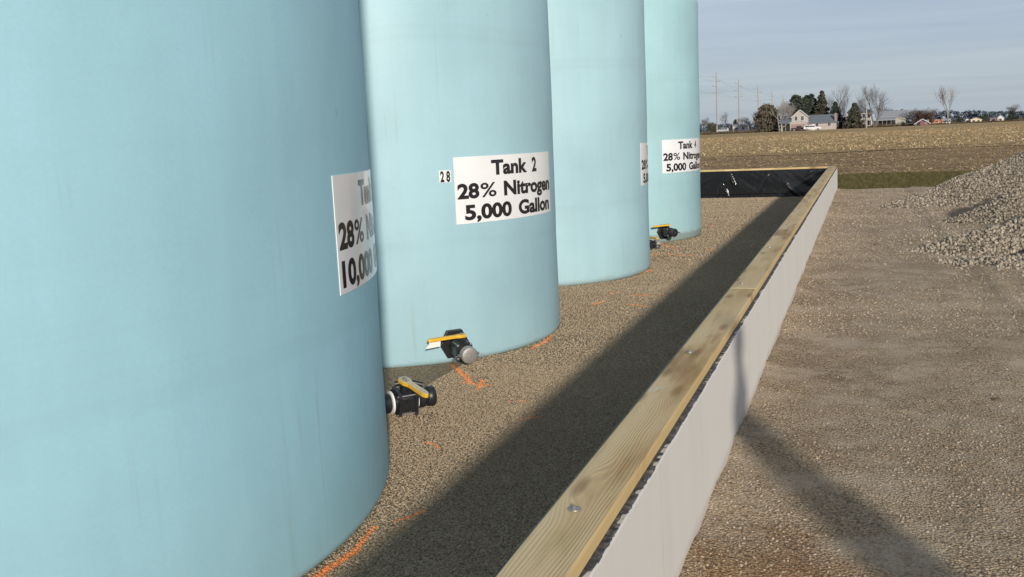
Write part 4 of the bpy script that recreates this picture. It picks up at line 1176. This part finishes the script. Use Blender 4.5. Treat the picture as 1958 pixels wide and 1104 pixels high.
for q in (x0-1.4, x0+1.2, x0+3.8):
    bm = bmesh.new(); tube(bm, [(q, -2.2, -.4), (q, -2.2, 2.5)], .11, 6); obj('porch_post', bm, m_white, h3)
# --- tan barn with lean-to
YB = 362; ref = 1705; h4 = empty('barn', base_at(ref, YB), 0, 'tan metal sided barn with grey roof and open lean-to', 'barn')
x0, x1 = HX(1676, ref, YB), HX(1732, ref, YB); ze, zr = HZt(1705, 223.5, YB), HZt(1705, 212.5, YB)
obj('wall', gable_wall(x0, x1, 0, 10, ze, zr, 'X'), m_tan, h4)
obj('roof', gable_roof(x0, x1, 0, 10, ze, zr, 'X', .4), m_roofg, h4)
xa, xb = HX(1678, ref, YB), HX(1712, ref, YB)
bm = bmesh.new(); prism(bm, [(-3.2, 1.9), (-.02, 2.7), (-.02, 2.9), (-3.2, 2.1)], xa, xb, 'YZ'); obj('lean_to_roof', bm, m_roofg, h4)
bm = bmesh.new(); box(bm, xa, xb, -.07, -.02, .4, 2.5); obj('dark_opening_panel', bm, m_glass, h4)  # dark panel on the wall stands in for the shade under the lean-to
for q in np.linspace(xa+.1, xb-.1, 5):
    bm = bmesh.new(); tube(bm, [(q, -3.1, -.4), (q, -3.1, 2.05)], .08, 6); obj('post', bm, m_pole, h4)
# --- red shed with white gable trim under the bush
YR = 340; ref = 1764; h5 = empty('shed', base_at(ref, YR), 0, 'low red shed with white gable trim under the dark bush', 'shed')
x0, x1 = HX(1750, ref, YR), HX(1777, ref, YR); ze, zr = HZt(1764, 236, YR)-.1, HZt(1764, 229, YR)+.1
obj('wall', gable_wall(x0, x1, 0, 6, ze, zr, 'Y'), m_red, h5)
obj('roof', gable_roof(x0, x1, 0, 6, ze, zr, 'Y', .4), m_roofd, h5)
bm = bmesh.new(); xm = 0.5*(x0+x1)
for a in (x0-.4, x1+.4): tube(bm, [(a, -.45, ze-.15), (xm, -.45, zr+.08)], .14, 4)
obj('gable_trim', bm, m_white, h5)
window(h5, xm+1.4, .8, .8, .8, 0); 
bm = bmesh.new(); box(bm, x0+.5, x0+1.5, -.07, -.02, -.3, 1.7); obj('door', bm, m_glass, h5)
# --- orange shed
def simple_house(px0, px1, Y, top, eave, label, wm, rm, axis='X', name='house', cat='house', wins=2, base=0):
    ref = (px0+px1)/2; p = base_at(ref, Y); p.z += base; r_ = empty(name, p, 0, label, cat)
    x0, x1 = HX(px0, ref, Y), HX(px1, ref, Y); ze, zr = HZt(ref, eave, Y)-base, HZt(ref, top, Y)-base
    obj('wall', gable_wall(x0, x1, 0, 6, ze, zr, axis), wm, r_)
    obj('roof', gable_roof(x0, x1, 0, 6, ze, zr, axis, .25, .12), rm, r_)
    for k in range(wins): window(r_, x0+(x1-x0)*(k+.7)/(wins+.4), ze*.45, .8, .8, 0)
    bm = bmesh.new(); q = x0+(x1-x0)*.12; box(bm, q, q+.9, -.07, -.02, -.3, min(2., ze*.8)); obj('door', bm, m_brk, r_)
    return r_
simple_house(1783, 1799, 372, 229.5, 231, 'bright orange painted shed right of the dark bush', m_org, m_org, name='shed', cat='shed', wins=1)
simple_house(1802, 1817, 400, 227, 230.5, 'small white house beneath the tall bare tree', m_white, m_roofg, wins=3)
simple_house(1401, 1429, 372, 238.5, 241.5, 'low white shed with flat grey roof near the second pole', m_white, m_roofg, name='shed', cat='shed', wins=2)
simple_house(1846, 1853, 450, 227, 229.5, 'tiny white house with grey gable left of the yellow house', m_white, m_roofg, 'Y', wins=1, base=-.6)
simple_house(1856, 1877, 445, 226, 229, 'yellow distant house with white roof edge', m_yell, m_white, 'Y', wins=2, base=-.6)
simple_house(1893, 1905, 450, 226, 228.5, 'small pale distant house with brown roof', m_sid2, m_brk, wins=1, base=-.6)
simple_house(1907, 1919, 455, 220.5, 225, 'white distant house with tall gable before the evergreens', m_white, m_roofg, 'Y', wins=1, base=-.6)

# --- vehicles
def make_car(px, Y, label, paint, flip=1, kind='suv', L=5.3, name='parked_car'):
    p = base_at(px, Y); r_ = empty(name, p, 0, label, 'car')
    f = flip
    if kind == 'pickup': prof = [(-L/2, .5), (-L/2, 1.05), (-.9, 1.1), (-.75, 1.7), (.55, 1.72), (1.15, 1.12), (L/2-.15, 1.0), (L/2, .8), (L/2, .42)]
    else: prof = [(-L/2, .5), (-L/2+.05, 1.05), (-L/2+.35, 1.72), (.45, 1.76), (1.15, 1.15), (L/2-.15, 1.02), (L/2, .8), (L/2, .42)]
    bm = bmesh.new(); prism(bm, [(a*f, b_) for a, b_ in prof], -.92, .92, 'XZ')
    bo = obj('body', bm, paint, r_); bv = bo.modifiers.new('b', 'BEVEL'); bv.width = .07; bv.segments = 2
    wins_ = [(-L/2+.5, -.85), (-.75, .1), (.2, .95)] if kind != 'pickup' else [(-.65, .0), (.1, .85)]
    for a, b_ in wins_:
        bm = bmesh.new(); top = .72 if b_ > .6 else 0
        prism(bm, [(a*f, 1.14), (b_*f, 1.14), ((b_-(.35 if top else 0))*f, 1.6), (a*f, 1.6)], -.935, .935, 'XZ'); obj('window', bm, m_glass, r_)
    for a in (-L/2+1.0, L/2-1.0):
        for s_ in (-1, 1):
            bm = bmesh.new(); Mw = Matrix.Translation((a*f, s_*.84, .38)) @ Matrix.Rotation(pi/2, 4, 'X')
            lathe(bm, [(.30, -.11), (.37, -.09), (.38, 0), (.37, .09), (.30, .11)], 18, 'Z', M=Mw)
            wo = obj('wheel', bm, m_blk, r_)
            bm = bmesh.new(); lathe(bm, [(.21, -.125), (.21, .125)], 14, 'Z', M=Mw); obj('rim', bm, m_zinc, wo)
    for s_ in (-1, 1):
        bm = bmesh.new(); box(bm, L/2*f-.03, L/2*f+.03, s_*.72-.16, s_*.72+.16, .72, .88); obj('headlight', bm, m_wht, r_)
        bm = bmesh.new(); box(bm, -L/2*f-.03, -L/2*f+.03, s_*.78-.08, s_*.78+.08, .75, 1.0); obj('tail_light', bm, m_red, r_)
    return r_
m_cw = plain('white_car_paint', (.66, .67, .67), .3, spec=.6, var=.03)
m_cd = plain('dark_car_paint', (.035, .02, .022), .3, spec=.6, var=.05)
m_cs = plain('silver_car_paint', (.42, .44, .46), .35, spec=.6, var=.05)
make_car(1553.5, 335, 'white pickup with rear cap parked before the long outbuilding', m_cw, 1, 'suv', 5.6, 'parked_pickup')
make_car(1528, 337.5, 'dark pickup parked before the gabled house garage', m_cd, 1, 'pickup', 5.2, 'parked_pickup')
make_car(1382, 372, 'silver van parked beside the small bare tree at left', m_cs, -1, 'suv', 4.6)

# --- trees across the field
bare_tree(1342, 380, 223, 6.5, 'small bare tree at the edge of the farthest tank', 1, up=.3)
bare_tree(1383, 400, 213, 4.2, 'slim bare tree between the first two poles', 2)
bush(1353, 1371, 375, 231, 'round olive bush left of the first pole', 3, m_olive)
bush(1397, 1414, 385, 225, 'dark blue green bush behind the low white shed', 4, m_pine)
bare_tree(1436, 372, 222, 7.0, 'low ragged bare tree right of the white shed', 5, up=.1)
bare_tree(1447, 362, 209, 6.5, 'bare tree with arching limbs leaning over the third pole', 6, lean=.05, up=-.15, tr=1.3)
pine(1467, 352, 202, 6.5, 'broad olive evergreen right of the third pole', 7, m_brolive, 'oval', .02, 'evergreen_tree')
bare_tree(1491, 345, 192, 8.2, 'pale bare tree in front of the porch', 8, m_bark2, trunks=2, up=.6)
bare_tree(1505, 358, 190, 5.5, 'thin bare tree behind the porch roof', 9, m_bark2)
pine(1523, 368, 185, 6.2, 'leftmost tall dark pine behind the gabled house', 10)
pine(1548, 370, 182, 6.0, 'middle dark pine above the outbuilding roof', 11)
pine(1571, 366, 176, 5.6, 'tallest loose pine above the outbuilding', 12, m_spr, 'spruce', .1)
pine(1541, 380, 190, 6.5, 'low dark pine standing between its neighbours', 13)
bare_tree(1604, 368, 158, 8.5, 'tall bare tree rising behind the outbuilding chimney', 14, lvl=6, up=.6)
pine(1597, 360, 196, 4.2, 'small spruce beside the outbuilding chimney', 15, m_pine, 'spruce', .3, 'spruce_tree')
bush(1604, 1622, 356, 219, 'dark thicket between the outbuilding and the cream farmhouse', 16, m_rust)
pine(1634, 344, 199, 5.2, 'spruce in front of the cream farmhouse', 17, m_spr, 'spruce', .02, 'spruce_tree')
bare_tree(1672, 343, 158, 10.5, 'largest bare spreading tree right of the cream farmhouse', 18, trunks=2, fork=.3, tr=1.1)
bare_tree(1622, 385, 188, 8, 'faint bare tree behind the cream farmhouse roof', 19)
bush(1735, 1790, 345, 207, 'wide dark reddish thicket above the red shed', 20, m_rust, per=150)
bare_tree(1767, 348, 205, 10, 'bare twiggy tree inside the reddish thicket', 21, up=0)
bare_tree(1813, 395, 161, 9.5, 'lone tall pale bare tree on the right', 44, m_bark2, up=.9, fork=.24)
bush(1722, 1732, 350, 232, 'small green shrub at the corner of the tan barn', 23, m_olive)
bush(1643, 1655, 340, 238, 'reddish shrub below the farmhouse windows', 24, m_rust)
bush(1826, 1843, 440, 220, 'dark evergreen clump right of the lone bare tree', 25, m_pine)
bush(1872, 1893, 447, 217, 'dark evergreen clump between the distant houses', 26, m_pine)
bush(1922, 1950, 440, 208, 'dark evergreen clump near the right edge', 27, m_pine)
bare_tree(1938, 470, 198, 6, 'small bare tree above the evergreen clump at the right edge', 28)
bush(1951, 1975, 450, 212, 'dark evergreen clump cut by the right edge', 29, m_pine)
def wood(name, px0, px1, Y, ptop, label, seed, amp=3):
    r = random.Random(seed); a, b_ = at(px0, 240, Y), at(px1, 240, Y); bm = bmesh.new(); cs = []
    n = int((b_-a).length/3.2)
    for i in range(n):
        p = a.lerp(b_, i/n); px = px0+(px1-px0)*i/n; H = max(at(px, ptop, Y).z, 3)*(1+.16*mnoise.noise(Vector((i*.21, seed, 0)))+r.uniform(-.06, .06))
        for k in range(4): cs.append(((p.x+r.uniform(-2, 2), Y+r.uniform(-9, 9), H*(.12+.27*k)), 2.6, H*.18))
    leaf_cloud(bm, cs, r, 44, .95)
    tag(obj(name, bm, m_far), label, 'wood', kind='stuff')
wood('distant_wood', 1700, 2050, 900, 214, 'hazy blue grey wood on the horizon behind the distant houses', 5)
wood('distant_wood', 1290, 1720, 1100, 238, 'low hazy wood on the horizon behind the utility poles', 6)
def brush():
    r = random.Random(12); bm = bmesh.new(); cs = []
    for px0, px1, Y, h, n in ((1345, 1520, 353, .75, 150), (1560, 1760, 353, .7, 120), (1770, 1960, 353, .45, 110), (1640, 1720, 344, 1.0, 50)):
        for i in range(n):
            p = at(r.uniform(px0, px1), 240, Y+r.uniform(-1.5, 1.5)); hh = h*r.uniform(.5, 1.3)
            cs.append(((p.x, p.y, hh*.5), .9, hh*.5))
    leaf_cloud(bm, cs, r, 26, .2)
    tag(obj('brush', bm, leafm('dry_brush', (.085, .06, .04), (.17, .125, .075))), 'dry brown brush and weeds along the far edge of the field', 'brush', kind='stuff')
brush()

bare_tree(1688, 372, 196, 8, 'low bare tree behind the tan barn roof', 31, up=.2)
bare_tree(1655, 392, 184, 9, 'faint bare tree between the cream farmhouse and the largest tree', 32)
bare_tree(1585, 372, 180, 7, 'bare tree between the loose pine and the chimney', 33)
bare_tree(1462, 380, 206, 6, 'bare tree just right of the third pole', 34, up=.3)
bare_tree(1516, 372, 188, 6, 'bare tree at the left flank of the pines', 35)
bare_tree(1748, 360, 206, 8, 'bare tree at the left end of the reddish thicket', 36, up=.1)
bare_tree(1780, 366, 209, 7, 'bare tree at the right end of the reddish thicket', 37, up=.1)
bare_tree(1357, 400, 232, 6, 'small bare tree behind the round olive bush', 38, up=.2)
bare_tree(1421, 395, 222, 6, 'thin bare tree behind the low white shed', 39, up=.2)
# --- utility poles and wires
arms = [(.25, -1), (.41, 1), (.57, -1), (.79, 0)]
PL = []
def utility_pole(px, top, Y, label):
    g = base_at(px, Y); tp = at(px-1.6, top, Y); H = tp.z-g.z
    r_ = empty('utility_pole', g, 0, label, 'utility pole', 'tall utility poles in a row across the field')
    lean = tp.x-g.x
    bm = bmesh.new(); tube(bm, [(0, 0, -.3), (lean, 0, H)], [.30, .16], 8); obj('pole', bm, m_pole, r_)
    tips = []
    zt = H
    for fz, sd_ in ((.925, -1), (.85, 1), (.775, -1), (.66, 0)):
        z = H*fz*1.0; x = lean*fz
        ends = [(-1.6, 1.6)] if sd_ == 0 else [((-1.5, 0) if sd_ < 0 else (0, 1.5))]
        for e0, e1 in ends:
            bm = bmesh.new(); box(bm, x+e0, x+e1, -.09, .09, z-.1, z+.1); obj('crossarm', bm, m_pole, r_)
        for e in ((-1.5,) if sd_ < 0 else (1.5,) if sd_ > 0 else (-1.5, 1.5)):
            bm = bmesh.new(); lathe(bm, [(.05, z+.1), (.11, z+.15), (.11, z+.35), (.05, z+.4)], 8, 'Z', (x+e, 0, 0)); obj('insulator', bm, m_gry, r_)
            tips.append(Vector((g.x+x+e, g.y, g.z+z+.42)))
    PL.append(tips)
utility_pole(1371, 139, 400, 'nearest and tallest looking utility pole at the left')
utility_pole(1413.5, 152, 462, 'second utility pole counted from the tanks')
utility_pole(1450.5, 165, 547, 'third utility pole rising from the arching bare tree')
utility_pole(1477.5, 174, 627, 'fourth utility pole behind the olive evergreen')
utility_pole(1499, 181, 708, 'fifth and smallest utility pole above the pale bare tree')
names = ['top', 'second', 'third', 'lower left', 'lower right']
for k in range(5):
    pts = []
    tips = [p[k] for p in PL]; pre = tips[0] + (tips[0]-tips[1])*1.0 + Vector((0, 0, 0))
    seq = [pre]+tips
    for a, b_ in zip(seq[:-1], seq[1:]):
        for j in range(8):
            q = j/8; pts.append(a.lerp(b_, q)-Vector((0, 0, 4*1.3*q*(1-q))))
    pts.append(seq[-1])
    bm = bmesh.new(); tube(bm, pts, .022, 4)
    tag(obj('power_wire', bm, m_wire), names[k]+' power wire strung along the row of utility poles', 'wire', 'wires strung between the utility poles')
# grey pole by the farmhouse
g = base_at(1657, 338); H = HZt(1657, 193, 338)
r_ = empty('utility_pole', g, 0, 'single pale grey pole standing in front of the cream farmhouse', 'utility pole')
bm = bmesh.new(); tube(bm, [(0, 0, -.3), (-.1, 0, H)], [.20, .12], 8); obj('pole', bm, plain('grey_pole', (.36, .35, .33), .9), r_)
bm = bmesh.new(); box(bm, -.6, .4, -.06, .06, H-.5, H-.38); obj('crossarm', bm, m_pole, r_)
